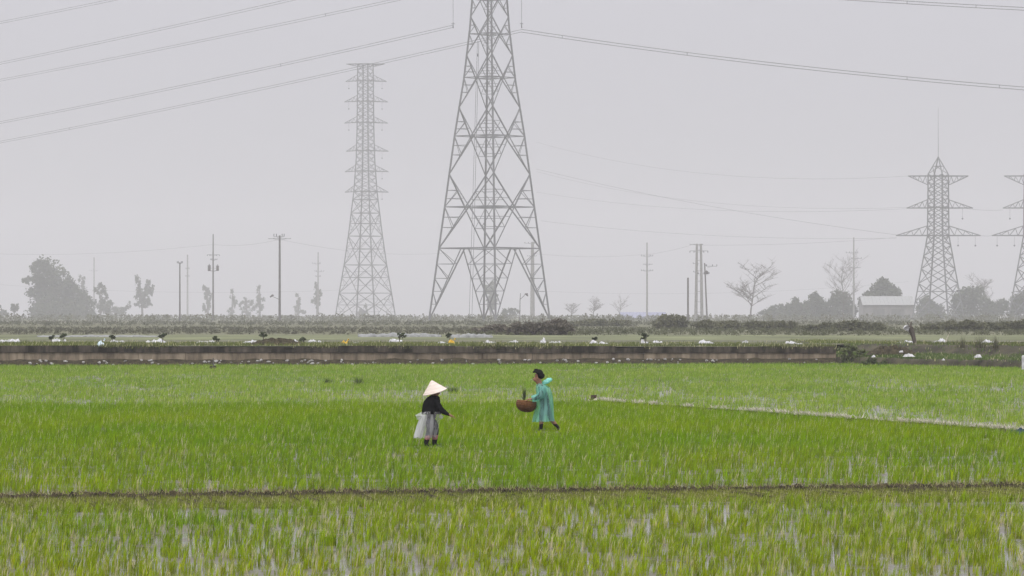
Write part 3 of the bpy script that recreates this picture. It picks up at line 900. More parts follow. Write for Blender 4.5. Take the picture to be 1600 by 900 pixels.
# ------------------------------------------------------------------ poles
def pole(name, label, px, y_top, d, r_px, m='concrete', arms=(), boxes=(), group='utility poles', taper=0.65, twin=0.0, lean=0.0):
    """arms: (y px, half left px, half right px, insulator up px); boxes: (x off px, y px, w px, h px)"""
    d = FAR(d); k = d / FPX
    g = gpoint(px, d)
    t = tag(empty(name, g), label, 'pole', group)
    H = at(px, y_top, d).z - g.z
    def zz(y): return at(px, y, d).z - g.z
    if twin:
        for sg in (-1, 1):
            obj('shaft', pydata('shaft', *tube([(sg * twin * 1.5 * k, 0, -0.3), (sg * twin * k, 0, H)], [r_px * k * 0.8, r_px * k * 0.5], 8)), M[m], t)
        n = 7
        for i in range(n):
            z = H * (0.12 + 0.8 * i / (n - 1)); wv = twin * 1.3 * k
            bar('rung', (-wv, 0, z), (wv, 0, z), 0.12, M[m], t)
    else:
        obj('shaft', pydata('shaft', *tube([(0, 0, -0.3), (lean * k * 0.5, 0, H * 0.5), (lean * k, 0, H)], [r_px * k, r_px * k * (1 + taper) / 2, r_px * k * taper], 8)), M[m], t)
    for (y, a, b, up) in arms:
        z = zz(y); c = bar('arm', (-a * k, -0.1, z), (b * k, -0.1, z), 0.14, M['steel'], t)
        for xo in [v_ for v_ in (-a, -a * 0.55, b * 0.55, b) if abs(v_) > 1]:
            obj('insulator', pydata('insulator', *tube([(xo * k, -0.1, z), (xo * k, -0.1, z + up * k * 0.6), (xo * k, -0.1, z + up * k)], [0.07, 0.16, 0.06], 6)), M['insul'], t)
        if a > 3: bar('stay', (0, -0.12, z - 2.5 * k), (-a * 0.6 * k, -0.12, z), 0.08, M['steel'], t)
        if b > 3: bar('stay', (0, -0.12, z - 2.5 * k), (b * 0.6 * k, -0.12, z), 0.08, M['steel'], t)
    for (xo, y, w, h) in boxes:
        c = Vector((xo * k, -0.2, zz(y)))
        v, f = join_tubes([tube([c + Vector((0, 0, -h * k / 2)), c + Vector((0, 0, h * k / 2))], [w * k / 2, w * k / 2], 8),
                           tube([c + Vector((0, 0, h * k / 2)), c + Vector((0, 0, h * k * 0.75))], [w * k * 0.15, w * k * 0.1], 6)])
        obj('transformer', pydata('transformer', v, f), M['darkpole'], t)
        bar('bracket', (0, -0.1, zz(y)), (xo * k, -0.15, zz(y)), 0.12, M['steel'], t)
    return t
pole('utility_pole', 'thin dark pole with a tiny top bracket, leftmost of the dark poles', 281, 410, 700, 1.5, 'darkpole', [(411, 4, 4, 3)])
pole('utility_pole', 'pale faint pole just right of the thin dark pole', 293, 398, 1250, 1.6, 'concrete', [(420, 3, 3, 2), (432, 3, 3, 2)])
pole('utility_pole', 'grey pole carrying two small boxes below its crossarms', 333, 366, 800, 1.7, 'darkpole', [(398, 9, 10, -2), (406, 4, 6, 2), (423, 8, 8, 1)], [(-6, 419, 5, 9), (7, 419, 4.5, 8)], taper=0.5)
tp = pole('utility_pole', 'dark pole with a T shaped top and a small lamp bracket low down', 437, 368, 700, 2.2, 'darkpole', [(373, 17, 17, 1), (370, 9, 7, 5)], taper=0.7)
k = FAR(700) / FPX
bar('lamp_bracket', (0, 0, (494 - 471 + 12) * k), (-11 * k, -0.2, (494 - 466 + 12) * k), 0.14, M['darkpole'], tp)
obj('lamp_head', pydata('lamp_head', *tube([(-15 * k, -0.2, (494 - 467 + 12) * k), (-11 * k, -0.2, (494 - 464 + 12) * k), (-9 * k, -0.2, (494 - 464 + 12) * k)], [0.2, 0.34, 0.12], 8)), M['darkpole'], tp)
pole('utility_pole', 'pale pole rising out of a faint tree left of the many armed pylon', 497, 394, 1100, 1.5, 'concrete', [(412, 9, 4, 2), (424, 5, 9, 2), (432, 4, 4, 2)], taper=0.5)
pole('utility_pole', 'very faint cross shaped pole behind the big tree', 147, 402, 1500, 1.5, 'concrete', [(423, 7, 6, 1)])
pole('utility_pole', 'slim pale pole with short arms right of the tallest pylon', 1011, 379, 850, 1.7, 'concrete', [(400, 9, 9, 2), (413, 6, 8, 1), (423, 9, 9, 2)], taper=0.55)
pole('utility_pole', 'short bare dark stub pole beside the wide twin pole', 1075, 434, 700, 1.6, 'darkpole', (), taper=0.9)
pole('twin_pole', 'wide pole of two concrete shafts with many arms', 1092, 381, 750, 3.4, 'concrete', [(382, 14, 6, 1), (392, 14, 14, -3), (412, 9, 0, 2), (425, 8, 0, 2), (428, 2, 8, 2)], twin=3.2)
pole('utility_pole', 'leaning thin pole with side insulators right of the wide twin pole', 1105, 411, 750, 1.5, 'darkpole', [(416, 2, 15, 3), (428, 5, 3, 3)], [(-1, 426, 5, 5)], lean=-4)
pole('utility_pole', 'slim pale pole beside a bare tree left of the shed', 1334, 371, 900, 1.6, 'concrete', [(395, 12, 6, 2), (404, 4, 12, 2), (418, 6, 10, 1)], taper=0.55)
pole('utility_pole', 'thick pale pole half hidden behind the right leg of the tallest pylon', 832, 378, 900, 4.0, 'concrete', [(380, 12, 6, 2), (400, 8, 6, 1)], taper=0.6)
# curved lamp post under the main pylon
g = gpoint(812, FAR(650)); k = FAR(650) / FPX
lp = tag(empty('street_lamp', g), 'thin crooked lamp post under the right half of the tallest pylon', 'street lamp')
zt = lambda y: atf(812, y, 650).z - g.z
obj('post', pydata('post', *tube([(0, 0, -0.2), (0.1, 0, zt(470)), (1.2 * k, 0, zt(458))], [0.12, 0.10, 0.08], 6)), M['darkpole'], lp)
obj('arm', pydata('arm', *tube([(0.5 * k, 0, zt(468)), (6 * k, 0, zt(463)), (9 * k, 0, zt(459))], [0.08, 0.08, 0.06], 6)), M['darkpole'], lp)
obj('lamp_head', pydata('lamp_head', *tube([(8 * k, 0, zt(459)), (11 * k, 0, zt(459.5)), (13 * k, 0, zt(463))], [0.12, 0.4, 0.12], 8)), M['darkpole'], lp)

# ------------------------------------------------------------------ trees far off
px_tree('broad_tree', 'big dark broadleaf tree with a slanting crown at the far left', 'tree', 92, 1150,
        [(72, 428, 21, 22), (62, 420, 15, 13), (92, 438, 20, 20), (48, 437, 13, 9), (104, 452, 18, 16), (80, 462, 32, 22), (58, 458, 16, 12), (118, 468, 22, 16), (88, 484, 40, 16), (128, 478, 22, 16), (52, 487, 9, 8), (110, 490, 36, 10)], 15000, 2.2)
px_tree('small_tree', 'little round tree standing clear at the left edge', 'tree', 22, 1150, [(23, 481, 6.5, 6), (21, 478, 4, 4)], 500, 1.8, trunk_px=1.2)
px_tree('bushy_tree', 'cut off faint bush at the very left edge', 'tree', -2, 1200, [(-2, 486, 10, 10), (6, 490, 7, 6)], 500, 1.8)
px_tree('slim_tree', 'faint slim tree top above the shoulder of the big dark tree', 'tree', 129, 1500, [(129, 438, 6, 8), (128, 456, 8, 14), (130, 476, 9, 16)], 900, 1.8)
px_tree('slim_tree', 'pointed grey tree touching the right end of the big dark tree', 'tree', 157, 1250, [(156, 452, 8, 10), (162, 464, 7, 12), (165, 478, 12, 12), (172, 474, 6, 4)], 1300, 1.9)
px_tree('low_tree', 'faint low tree clump right of the pointed grey tree', 'tree', 190, 1350, [(186, 484, 13, 8), (201, 480, 5, 8), (176, 488, 10, 6)], 800, 1.9)
px_tree('twin_poplar', 'pale twin topped tree standing alone between big tree and poles', 'tree', 223, 1350, [(215, 446, 5.5, 15), (232, 450, 7.5, 15), (219, 462, 7, 14), (228, 466, 8, 12), (224, 476, 11, 6)], 2200, 1.8, trunk_frac=0.7)
px_tree('slim_tree', 'faint ragged tree behind the pole with two small boxes', 'tree', 325, 1450, [(322, 452, 6, 9), (326, 466, 6, 9), (322, 478, 6, 9)], 800, 1.7, trunk_frac=0.7)
px_tree('slim_tree', 'faint pointed sapling, first of three between two poles', 'tree', 363, 1500, [(363, 462, 3.5, 11), (364, 472, 6, 9), (362, 484, 6, 8)], 500, 1.7, trunk_frac=0.7, group='three faint trees between two poles')
px_tree('small_tree', 'faint rounded tree with forked stem, middle of three between two poles', 'tree', 385, 1500, [(385, 469, 6, 9), (379, 476, 6, 7), (393, 476, 7, 7), (386, 486, 9, 7)], 700, 1.7, trunk_frac=0.7, group='three faint trees between two poles')
px_tree('slim_tree', 'faint pointed tree, third of three, left of the T topped pole', 'tree', 406, 1500, [(405, 456, 3.5, 11), (407, 467, 7, 9), (404, 480, 7, 9)], 700, 1.7, trunk_frac=0.7, group='three faint trees between two poles')
px_tree('small_tree', 'faint little tree between the T topped pole and the next pale pole', 'tree', 466, 1500, [(466, 466, 5, 9), (464, 480, 6, 8), (470, 488, 8, 6)], 450, 1.7, trunk_frac=0.7)
px_tree('slim_tree', 'faint tree wrapped around the pale pole by the many armed pylon', 'tree', 496, 1400, [(495, 446, 4, 10), (497, 457, 6, 9), (494, 472, 7, 12)], 700, 1.7, trunk_frac=0.7)
px_tree('bushy_tree', 'grey bush seen through the feet of the many armed pylon', 'tree', 568, 1500, [(568, 484, 6, 8), (566, 490, 9, 6)], 500, 1.7)
px_tree('bushy_tree', 'grey tree seen through the feet of the tallest pylon', 'tree', 767, 1300, [(766, 450, 8, 10), (769, 464, 9, 10), (765, 476, 9, 10)], 1300, 1.9)
px_tree('bushy_tree', 'low grey bush right of centre under the tallest pylon', 'tree', 797, 1100, [(796, 490, 12, 8), (806, 487, 6, 6), (786, 493, 9, 6)], 700, 1.9)
right_trees = [
    ('grey clump of trees at the left end of the right hand wood', 1218, 1050, [(1215, 488, 16, 11), (1228, 480, 9, 8), (1200, 493, 14, 8)]),
    ('round topped grey tree, second from the left in the right hand wood', 1244, 1020, [(1243, 476, 8, 10), (1248, 488, 14, 14), (1236, 490, 10, 10)]),
    ('tall grey tree, third from the left in the right hand wood', 1274, 1000, [(1274, 468, 10, 11), (1266, 476, 10, 10), (1281, 482, 14, 16), (1268, 492, 14, 10)]),
    ('grey tree around the slim pole left of the shed', 1311, 1000, [(1308, 466, 11, 12), (1318, 470, 12, 12), (1300, 478, 10, 12), (1314, 488, 18, 14), (1330, 484, 10, 12)]),
    ('dark dome shaped tree rising behind the pale shed', 1379, 1000, [(1378, 448, 14, 14), (1370, 456, 14, 12), (1390, 456, 15, 12), (1360, 466, 14, 10), (1398, 462, 10, 8), (1350, 476, 10, 14), (1376, 466, 24, 12)]),
    ('grey broad tree behind the squat pylon with the rod', 1512, 1020, [(1512, 464, 20, 16), (1526, 458, 12, 12), (1500, 470, 14, 12), (1530, 476, 18, 16), (1506, 488, 22, 14)]),
    ('low grey tree left of the squat pylon legs behind the shed gable', 1446, 1050, [(1448, 478, 14, 12), (1460, 488, 16, 12), (1438, 488, 10, 10)]),
    ('low grey tree between the two squat pylons', 1556, 1050, [(1552, 484, 14, 12), (1566, 480, 10, 12), (1545, 490, 12, 9)]),
    ('grey tree at the right picture edge under the cut off pylon', 1592, 1000, [(1590, 476, 14, 16), (1604, 472, 14, 18), (1578, 484, 10, 10), (1612, 486, 12, 14)]),
]
for (lb, px, d, lobes) in right_trees:
    px_tree('wood_tree', lb, 'tree', px, d, lobes, 1100 + 900 * len(lobes), 1.9, group='trees of the wood on the right')

def bare_tree(name, label, px, d, ytop, spread_px, seed, r_px=1.6, depth=5, pal='bark'):
    rnd = random.Random(seed)
    d = FAR(d); g = gpoint(px, d); k = d / FPX
    H = at(px, ytop, d).z - g.z
    t = tag(empty(name, g), label, 'tree')
    main, twigs = [], []
    def limb(p, dr, L, r, lev):
        pts, rr = [p], [r]
        q, dd = p.copy(), dr.copy()
        for k_ in range(4):
            dd = (dd + Vector((rnd.uniform(-1, 1), rnd.uniform(-1, 1), rnd.uniform(-0.4, 0.8))) * 0.16).normalized()
            q = q + dd * L / 4; pts.append(q.copy()); rr.append(r * (1 - 0.2 * (k_ + 1)))
        (main if lev == 0 else twigs).append(tube(pts, rr, 6 if lev == 0 else 3))
        if lev >= depth - 1: return
        for _ in range((14, 9, 7, 4)[min(3, lev)]):
            u = rnd.uniform(0.30 if lev == 0 else 0.2, 1.0)
            i_ = min(3, int(u * 4)); c = pts[i_].lerp(pts[i_ + 1], u * 4 - i_)
            ax = (pts[i_ + 1] - pts[i_]).normalized(); a = rnd.uniform(0, 6.28)
            nd = (ax * 0.55 + Vector((math.cos(a), math.sin(a), 0.15)) * spread_px * rnd.uniform(0.6, 1.2)).normalized()
            limb(c, nd, L * (0.62 if lev == 0 else 0.5) * rnd.uniform(0.6, 1.1), max(r * 0.5, 0.075 * k), lev + 1)
    limb(Vector((0, 0, -0.3)), Vector((rnd.uniform(-.06, .06), 0, 1)).normalized(), H * 0.80, r_px * k, 0)
    obj('trunk', pydata('trunk', *join_tubes(main)), M[pal], t)
    obj('crown', pydata('crown', *join_tubes(twigs)), M[pal], t)
    return t
bare_tree('bare_tree', 'leafless spreading tree right of the wide twin pole', 1172, 900, 412, 1.05, 5, 1.5, 4)
bare_tree('bare_tree', 'thin leafless tree beside the slim pole left of the shed', 1316, 950, 404, 0.7, 8, 0.8, 4)
bare_tree('bare_tree', 'leafless treetop behind the right side of the squat pylon', 1535, 1050, 440, 0.9, 12, 1.0, 4)
bare_tree('bare_tree', 'sparse leafless scrub tree right of the tallest pylon', 926, 1100, 468, 1.1, 17, 0.8, 4)
bare_tree('bare_tree', 'second sparse leafless scrub tree, thinner, just left of the slim pole', 966, 1150, 462, 0.9, 23, 0.6, 3)
bare_tree('bare_tree', 'small leafless shrub close to the right foot of the tallest pylon', 893, 1150, 474, 1.1, 29, 0.8, 4)

# dark bushes nearer than the haze, beyond the verge
def bush(label, px, d, lobes, n, pal, leaf_px=2.4, cat='bush'):
    return px_tree('bush', label, cat, px, d, lobes, n, leaf_px, pal, 'bushes beyond the verge', trunk_px=1.5)
bush('dark dome shaped bush right of centre below the slim pole', 1048, 420, [(1047, 504, 24, 12), (1035, 508, 16, 9), (1062, 508, 16, 9)], 3000, OLIVE)
bush('brown leafless looking thicket below the right foot of the tallest pylon', 822, 330, [(820, 516, 20, 13), (806, 519, 14, 11), (842, 517, 18, 12)], 3600, BROWN)
bush('brown grey thicket right of the pylon foot beside the pale field', 868, 330, [(870, 512, 20, 14), (856, 517, 16, 12), (885, 517, 12, 11)], 3400, BROWN)
bush('low dark thicket in front of the tallest pylon', 770, 350, [(770, 517, 18, 10), (750, 520, 16, 8), (786, 519, 12, 9)], 2600, BROWN)
bush('grey green bush row left of the dome shaped bush', 935, 470, [(920, 508, 22, 9), (948, 507, 22, 9), (975, 509, 20, 8), (900, 510, 16, 8)], 3600, OLIVE)
bush('dark thicket below the wide twin pole', 1110, 400, [(1100, 509, 20, 9), (1125, 510, 22, 9), (1145, 511, 16, 8)], 3200, OLIVE)
bush('dark thicket below the leafless spreading tree', 1195, 400, [(1180, 511, 24, 9), (1210, 510, 22, 9), (1232, 512, 18, 8)], 3400, OLIVE)
bush('low dark bush row in front of the pale shed', 1330, 380, [(1300, 512, 22, 8), (1335, 511, 22, 9), (1365, 512, 20, 8), (1270, 514, 18, 7)], 3600, OLIVE)
bush('low bushes below the squat pylon with the rod', 1470, 380, [(1455, 513, 22, 8), (1490, 511, 20, 9), (1520, 510, 20, 9)], 3200, OLIVE)
bush('low dark bushes at the right picture edge beyond the bank', 1570, 380, [(1550, 513, 20, 8), (1580, 511, 24, 10), (1608, 511, 20, 10)], 3200, OLIVE)

def bank_bush(label, px, d, z, lobes, n, pal):
    g = at(px, HOR, d); g.z = z; s_ = d / FPX
    bl = []
    for (lx, ly, rx, ry) in lobes:
        c = at(lx, ly, d); bl.append((c.x - g.x, random.uniform(-0.2, 0.2), c.z - g.z, rx * s_, rx * s_, ry * s_))
    tree('bush', label, 'bush', g, bl, n, 0.09, 0.4, 0.03, pal)
bank_bush('weedy bush at the end of the retaining wall', 1330, 215.5, 0.35, [(1322, 552, 8, 9), (1326, 545, 13, 6), (1334, 556, 10, 8), (1346, 561, 9, 6), (1326, 563, 9, 6), (1345, 549, 9, 5)], 1300, ((0.07, 0.09, 0.03), (0.17, 0.20, 0.07)))
bank_bush('low weedy bush on the lower edge of the bank near the wall end', 1362, 210, 0.1, [(1358, 566, 12, 6), (1376, 568, 10, 5)], 700, ((0.04, 0.06, 0.018), (0.10, 0.13, 0.04)))
def reeds(label, px, d, z, w_px, h_px):
    g = at(px, HOR, d); g.z = z; s_ = d / FPX; n = 70
    r = RNG.normal(0, 0.5, (n, 2)) * w_px * s_ * 0.5
    P = np.stack([r[:, 0], r[:, 1], np.full(n, -0.05)], 1)
    hh = RNG.uniform(0.3, 1.1, n) * h_px * s_
    fc = RNG.uniform(0, 3.14, n); sd = np.stack([np.cos(fc), np.sin(fc), fc * 0], 1) * 0.014
    tip = P + np.stack([RNG.normal(0, 0.06, n), RNG.normal(0, 0.06, n), hh], 1)
    V = np.stack([P - sd, P + sd, tip], 1).reshape(-1, 3)
    t = RNG.uniform(0, 1, n)[:, None]
    C = np.repeat(np.array([0.05, 0.045, 0.03]) * (1 - t) + np.array([0.13, 0.13, 0.06]) * t, 3, axis=0)
    tag(obj('reed_clump', tris_mesh('reed_clump', V, np.arange(n * 3).reshape(n, 3), C), M['leaf'], None, g), label, 'reeds', 'dry reeds on the bank')
reeds('dry reed clump on the bank top, left of three', 1503, 214, 1.05, 16, 20)
reeds('dry reed clump on the bank top, middle of three', 1530, 213, 1.05, 20, 24)
reeds('dry reed clump on the bank top, right of three', 1556, 212, 1.05, 14, 22)

# scrub that reads as one mass between verge and haze
def scrub(name, label, n, d0, d1, h, leaf, per, pal, zz=GZ, cover=0.5, seed=0, right=False):
    x, y = wedge(n, d0, d1, 1.25)
    if right: x = int(right) * np.abs(x + 0.012 * y) - 0.012 * y
    ok = RNG.uniform(0, 1, n) < ((fbm(x * 0.045, y * 0.02, seed) - 0.5 + cover) * 2.4).clip(0.02, 1)
    x, y = x[ok], y[ok]; n = len(x)
    hh = h * (0.4 + 1.1 * fbm(x * 0.08, y * 0.05, seed + 7))
    P = np.stack([np.repeat(x, per), np.repeat(y, per), np.zeros(n * per)], 1)
    u = RNG.uniform(0, 1, n * per)
    P[:, 0] += RNG.normal(0, 1, n * per) * h * 0.55 * (1.1 - u); P[:, 1] += RNG.normal(0, 1, n * per) * h * 0.55
    P[:, 2] = zz + u * np.repeat(hh, per)
    V, T, C = leaf_quads(P, leaf, leaf_cols(P, pal, seed))
    return tag(obj(name, tris_mesh(name, V, T, C), M['leaf']), label, 'scrub', kind='stuff')
scrub('near_scrub', 'low grey green scrub beyond the pale field, right of centre', 1300, 320, 470, 0.42, 0.08, 26, ((0.06, 0.065, 0.032), (0.13, 0.14, 0.07)), 1.14, 0.52, 201, True)
scrub('left_scrub', 'low grey brown scrub across the fields at the left', 1500, 340, 520, 0.36, 0.08, 24, ((0.075, 0.075, 0.05), (0.13, 0.13, 0.085)), 1.14, 0.50, 221, -1)
scrub('field_weeds', 'thin weeds over the pale fields behind the verge', 6000, 330, 800, 0.20, 0.05, 12, ((0.10, 0.105, 0.06), (0.15, 0.15, 0.09)), 1.14, 0.50, 203)
scrub('middle_scrub', 'hazy scrub in front of the poles', 2200, 640, 1000, 0.7, 0.15, 20, ((0.06, 0.066, 0.036), (0.13, 0.135, 0.075)), 1.13, 0.52, 207)
scrub('far_scrub', 'pale hazy scrub along the horizon', 2600, 1100, 2100, 2.2, 0.34, 20, OLIVE, 1.1, 0.55, 213)

# ------------------------------------------------------------------ buildings
def gable(name, label, px0, px1, d, eave, ridge_y, depth, wm, rm, openings):
    d = FAR(d); k = d / FPX
    g = gpoint((px0 + px1) / 2, d)
    b = tag(empty(name, g, R(8)), label, 'building')
    w = (px1 - px0) * k / 2; he = at(0, eave, d).z - g.z; hr = at(0, ridge_y, d).z - g.z
    v = [(-w, 0, -0.3), (w, 0, -0.3), (w, depth, -0.3), (-w, depth, -0.3), (-w, 0, he), (w, 0, he), (w, depth, he), (-w, depth, he), (-w, depth / 2, hr - 0.1), (w, depth / 2, hr - 0.1)]
    f = [(0, 1, 5, 4), (2, 3, 7, 6), (1, 2, 6, 9, 5), (3, 0, 4, 8, 7)]
    obj('wall', pydata('wall', v, f), wm, b)
    for sg in (0, 1):
        y0, y1 = (-0.7, depth / 2) if sg == 0 else (depth + 0.7, depth / 2)
        zl = he - 0.25
        n = 14
        for i in range(n):                      # roofing sheets
            xa = -w - 0.5 + (2 * w + 1.0) * i / n; xb = -w - 0.5 + (2 * w + 1.0) * (i + 1) / n - 0.06
            o = 0.03 * (i % 2)
            v = [(xa, y0, zl + o), (xb, y0, zl + o), (xb, y1, hr + o), (xa, y1, hr + o), (xa, y0, zl + o + .08), (xb, y0, zl + o + .08), (xb, y1, hr + o + .08), (xa, y1, hr + o + .08)]
            obj('roof_sheet', pydata('roof_sheet', v, [(3, 2, 1, 0), (4, 5, 6, 7), (0, 1, 5, 4), (1, 2, 6, 5), (2, 3, 7, 6), (3, 0, 4, 7)]), rm, b)
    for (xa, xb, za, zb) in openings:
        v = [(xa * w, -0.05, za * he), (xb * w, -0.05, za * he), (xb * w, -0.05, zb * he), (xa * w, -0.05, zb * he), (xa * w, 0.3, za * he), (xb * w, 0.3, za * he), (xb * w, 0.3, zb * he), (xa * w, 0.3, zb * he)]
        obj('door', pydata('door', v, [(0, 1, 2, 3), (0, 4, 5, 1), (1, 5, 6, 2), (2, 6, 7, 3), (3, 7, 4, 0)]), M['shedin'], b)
    for i in range(5):
        xa = -w + 2 * w * i / 4
        bar('post', (xa, -0.12, -0.2), (xa, -0.12, he - 0.1), 0.3, wm, b)
    return b
gable('shed', 'pale shed with light sheet roof left of the squat pylon', 1348, 1429, 930, 476, 463, 9, M['shed'], M['roof'], [(-0.62, -0.15, 0, 0.72), (0.1, 0.62, 0, 0.72)])
gable('low_building', 'far low building with faint bluish roof right of centre', 972, 1042, 1000, 496, 488, 10, M['shed'], M['bluroof'], [(-0.4, 0.1, 0, 0.6)])

# low plastic growing tunnels behind the verge
def tunnel(label, px0, px1, d, h):
    a, b = at(px0, HOR, d), at(px1, HOR, d)
    n, s = 26, 8
    v, f = [], []
    for i in range(n + 1):
        t = i / n; p = a.lerp(b, t)
        hh = h * (1 + 0.15 * math.sin(i * 1.9) + 0.12 * math.sin(i * 0.7)) * (0.55 + 0.45 * math.sin(math.pi * min(1, max(0, 0.06 + t * 0.88))))
        for j in range(s + 1):
            an = math.pi * j / s
            v.append((p.x - a.x, -math.cos(an) * 0.9, math.sin(an) * hh))
    for i in range(n):
        for j in range(s):
            f.append((i * (s + 1) + j, (i + 1) * (s + 1) + j, (i + 1) * (s + 1) + j + 1, i * (s + 1) + j + 1))
    t = tag(empty('growing_tunnel', (a.x, d, 1.16)), label, 'tunnel', 'low plastic tunnels')
    me = pydata('film_cover', v, f); smooth(me)
    obj('film_cover', me, M['greyfilm'], t)
    for i in range(0, n + 1, 5):
        xx = (b.x - a.x) * i / n
        obj('hoop', pydata('hoop', *tube([(xx, -math.cos(math.pi * j / 8) * 0.93, math.sin(math.pi * j / 8) * h * 1.0) for j in range(9)], [0.02] * 9, 4)), M['steel'], t)
tunnel('long low grey plastic tunnel left of the yellow sack stack', 560, 690, 300, 0.32)
tunnel('short low grey plastic tunnel in front of the tallest pylon', 705, 770, 290, 0.32)
tunnel('very low grey plastic tunnel at the left behind the pale blue sack', 60, 255, 300, 0.16)

# ------------------------------------------------------------------ white heaps, sacks and saplings behind the wall
def heap_mesh(w, h, dp, seed, nx=16, ny=8):
    rnd = random.Random(seed)
    bumps = [(-0.7 + 1.4 * q_ / 4 + rnd.uniform(-0.2, 0.2), rnd.uniform(-0.4, 0.4), rnd.uniform(0.35, 0.6), rnd.uniform(0.15, 1.0)) for q_ in range(5)]
    v, f = [], []
    for j in range(ny + 1):
        for i in range(nx + 1):
            u, q = -1 + 2 * i / nx, -1 + 2 * j / ny
            z = 0.22 + sum(a * math.exp(-((u - bx_) ** 2 + ((q - by_) * 0.8) ** 2) / (s * s * 0.6)) for (bx_, by_, s, a) in bumps)
            edge = max(0.0, 1 - max(abs(u), abs(q)) ** 6)
            z = z * edge * (0.5 + 0.7 * rnd.random())
            v.append((u * w / 2 * (1 + 0.10 * rnd.uniform(-1, 1)), q * dp / 2 * (1 + 0.1 * rnd.uniform(-1, 1)), z))
    zm = max(a[2] for a in v)
    v = [(a[0], a[1], a[2] / zm * h if a[2] > 0 else -0.04) for a in v]
    for j in range(ny):
        for i in range(nx):
            a = j * (nx + 1) + i
            f.append((a, a + 1, a + nx + 2, a + nx + 1))
    return pydata('heap', v, f)
D_H = 228.0
def on_verge(px, d=D_H):
    p = at(px, HOR, d); p.z = top_z(max(-30, min(20, p.x))) - 0.02
    return p
heaps = [(14, 34, 9, 'long flat white plastic heap at the far left picture edge'),
         (92, 24, 9, 'white plastic heap with a sapling, second from the left edge'),
         (183, 20, 6, 'low crumpled white sheet right of the pale blue sack'),
         (243, 30, 9, 'bright white plastic heap beneath the largest left hand sapling'),
         (322, 28, 6, 'low white heap directly behind the small post in the paddy'),
         (392, 26, 8, 'white heap just left of the dark soil mound on the verge'),
         (455, 22, 8, 'white heap just right of the dark soil mound on the verge'),
         (492, 26, 7, 'crumpled low white heap between soil mound and first yellow sack'),
         (557, 14, 4, 'tiny white scrap right of the first yellow sack'),
         (620, 24, 9, 'white heap with a crooked sapling in line with the second pylon'),
         (690, 20, 6, 'small white heap touching the second yellow sack'),
         (764, 22, 8, 'white mound left in the row of three under the tallest pylon'),
         (800, 21, 7, 'long bright white bag, right in the row of three under the tallest pylon'),
         (849, 11, 13, 'upright white bag right above the head of the person in teal'),
         (868, 18, 6, 'flat white sheet beside the upright white bag'),
         (936, 30, 9, 'white heap with dark tip left of the tall sapling'),
         (1006, 14, 11, 'white bag under the tall sapling right of centre'),
         (1027, 20, 7, 'smooth white bag just right of the tall sapling'),
         (1106, 34, 10, 'long white heap right of centre in front of the twin pole'),
         (1164, 10, 9, 'little white bundle alone below the leafless spreading tree'),
         (1240, 30, 9, 'long white heap above the right end of the wall'),
         (1415, 28, 6, 'flat white litter at the foot of the leaning stump'),
         (1468, 22, 9, 'white bag with a stick right of the leaning stump'),
         (1548, 30, 8, 'row of white bags near the right end of the bank top')]
PXM = D_H / FPX
for i, (px, w, h, lb) in enumerate(heaps):
    d = D_H + (i * 7 % 5) * 2.0
    p = on_verge(px, d)
    if px > 1330: p.z = 1.14
    s = d / FPX
    hp = obj('white_heap', heap_mesh(w * s * 1.15, h * s * 0.85, 0.9, 300 + i), M['white'], None, p)
    tag(hp, lb, 'plastic sheet', 'white heaps along the verge')
def sapling(label, px, y_top, d, crown_px, seed, lean=0.0):
    p = on_verge(px, d); s = d / FPX
    H = at(px, y_top + 5, d).z - p.z
    r = crown_px * s * 0.85
    t = tag(empty('sapling', p), label, 'sapling', 'saplings along the verge')
    rr = random.Random(seed)
    P = blob_points([(lean * s + rr.uniform(-1, 1) * r, rr.uniform(-.5, .5) * r, H - r * rr.uniform(0.3, 1.4), r * rr.uniform(0.4, 0.9), r * 0.6, r * rr.uniform(0.2, 0.5)) for _ in range(5)], 170)
    V, T, C = leaf_quads(P, 0.08, leaf_cols(P, ((0.03, 0.045, 0.018), (0.075, 0.10, 0.035)), seed))
    obj('crown', tris_mesh('crown', V, T, C), M['leaf'], t)
    obj('trunk', pydata('trunk', *tube([(0, 0, -0.1), (lean * s * 0.5, 0, H * 0.5), (lean * s, 0, H * 0.9)], [0.035, 0.03, 0.02], 6)), M['bark'], t)
for (px, yt, cp, ln_, lb) in ((80, 519, 4, 0, 'small sapling right of the far left white heap'), (100, 516, 5, 0, 'dark sapling on the second white heap'),
                         (176, 518, 5, 1, 'low sapling right of the pale blue sack'), (254, 514, 6, 1, 'dark bushy sapling over the bright white heap, largest at the left'),
                         (338, 520, 5, 1, 'low green sapling right of the white heap behind the paddy post'), (411, 514, 5.5, 1, 'bushy dark sapling by the soil mound'),
                         (474, 521, 5, 0, 'low green sapling between two white heaps right of the soil mound'), (623, 515, 6, 3, 'crooked dark sapling over the white heap before the pylons'),
                         (703, 516, 5, 0, 'dark sapling right behind the second yellow sack'), (929, 521, 3, 0, 'tiny dark shoot on the white heap left of the tall sapling'),
                         (1008, 516, 6.5, 2, 'tall flat topped sapling right of centre')):
    sapling(lb, px, yt, 229, cp, px, ln_)
def sack(name, label, px, d, w, h, m, cat='sack'):
    p = on_verge(px, d); s = d / FPX
    t = tag(empty(name, p), label, cat)
    obj('bag', heap_mesh(w * s, h * s, 0.6, px, 10, 6), m, t)
    c = Vector((w * s * 0.32, -0.05, h * s * 0.8))
    obj('tied_neck', pydata('tied_neck', *tube([c, c + Vector((0.03, 0, 0.06)), c + Vector((0.07, 0, 0.12))], [0.05, 0.03, 0.06], 7)), m, t)
sack('yellow_sack', 'dull yellow sack lying between white scraps left of the crooked sapling', 539, 226, 13, 7, M['yellow'])
sack('yellow_sack', 'bright orange yellow sack under the tallest pylon', 706, 226, 12, 9, M['yellow'])
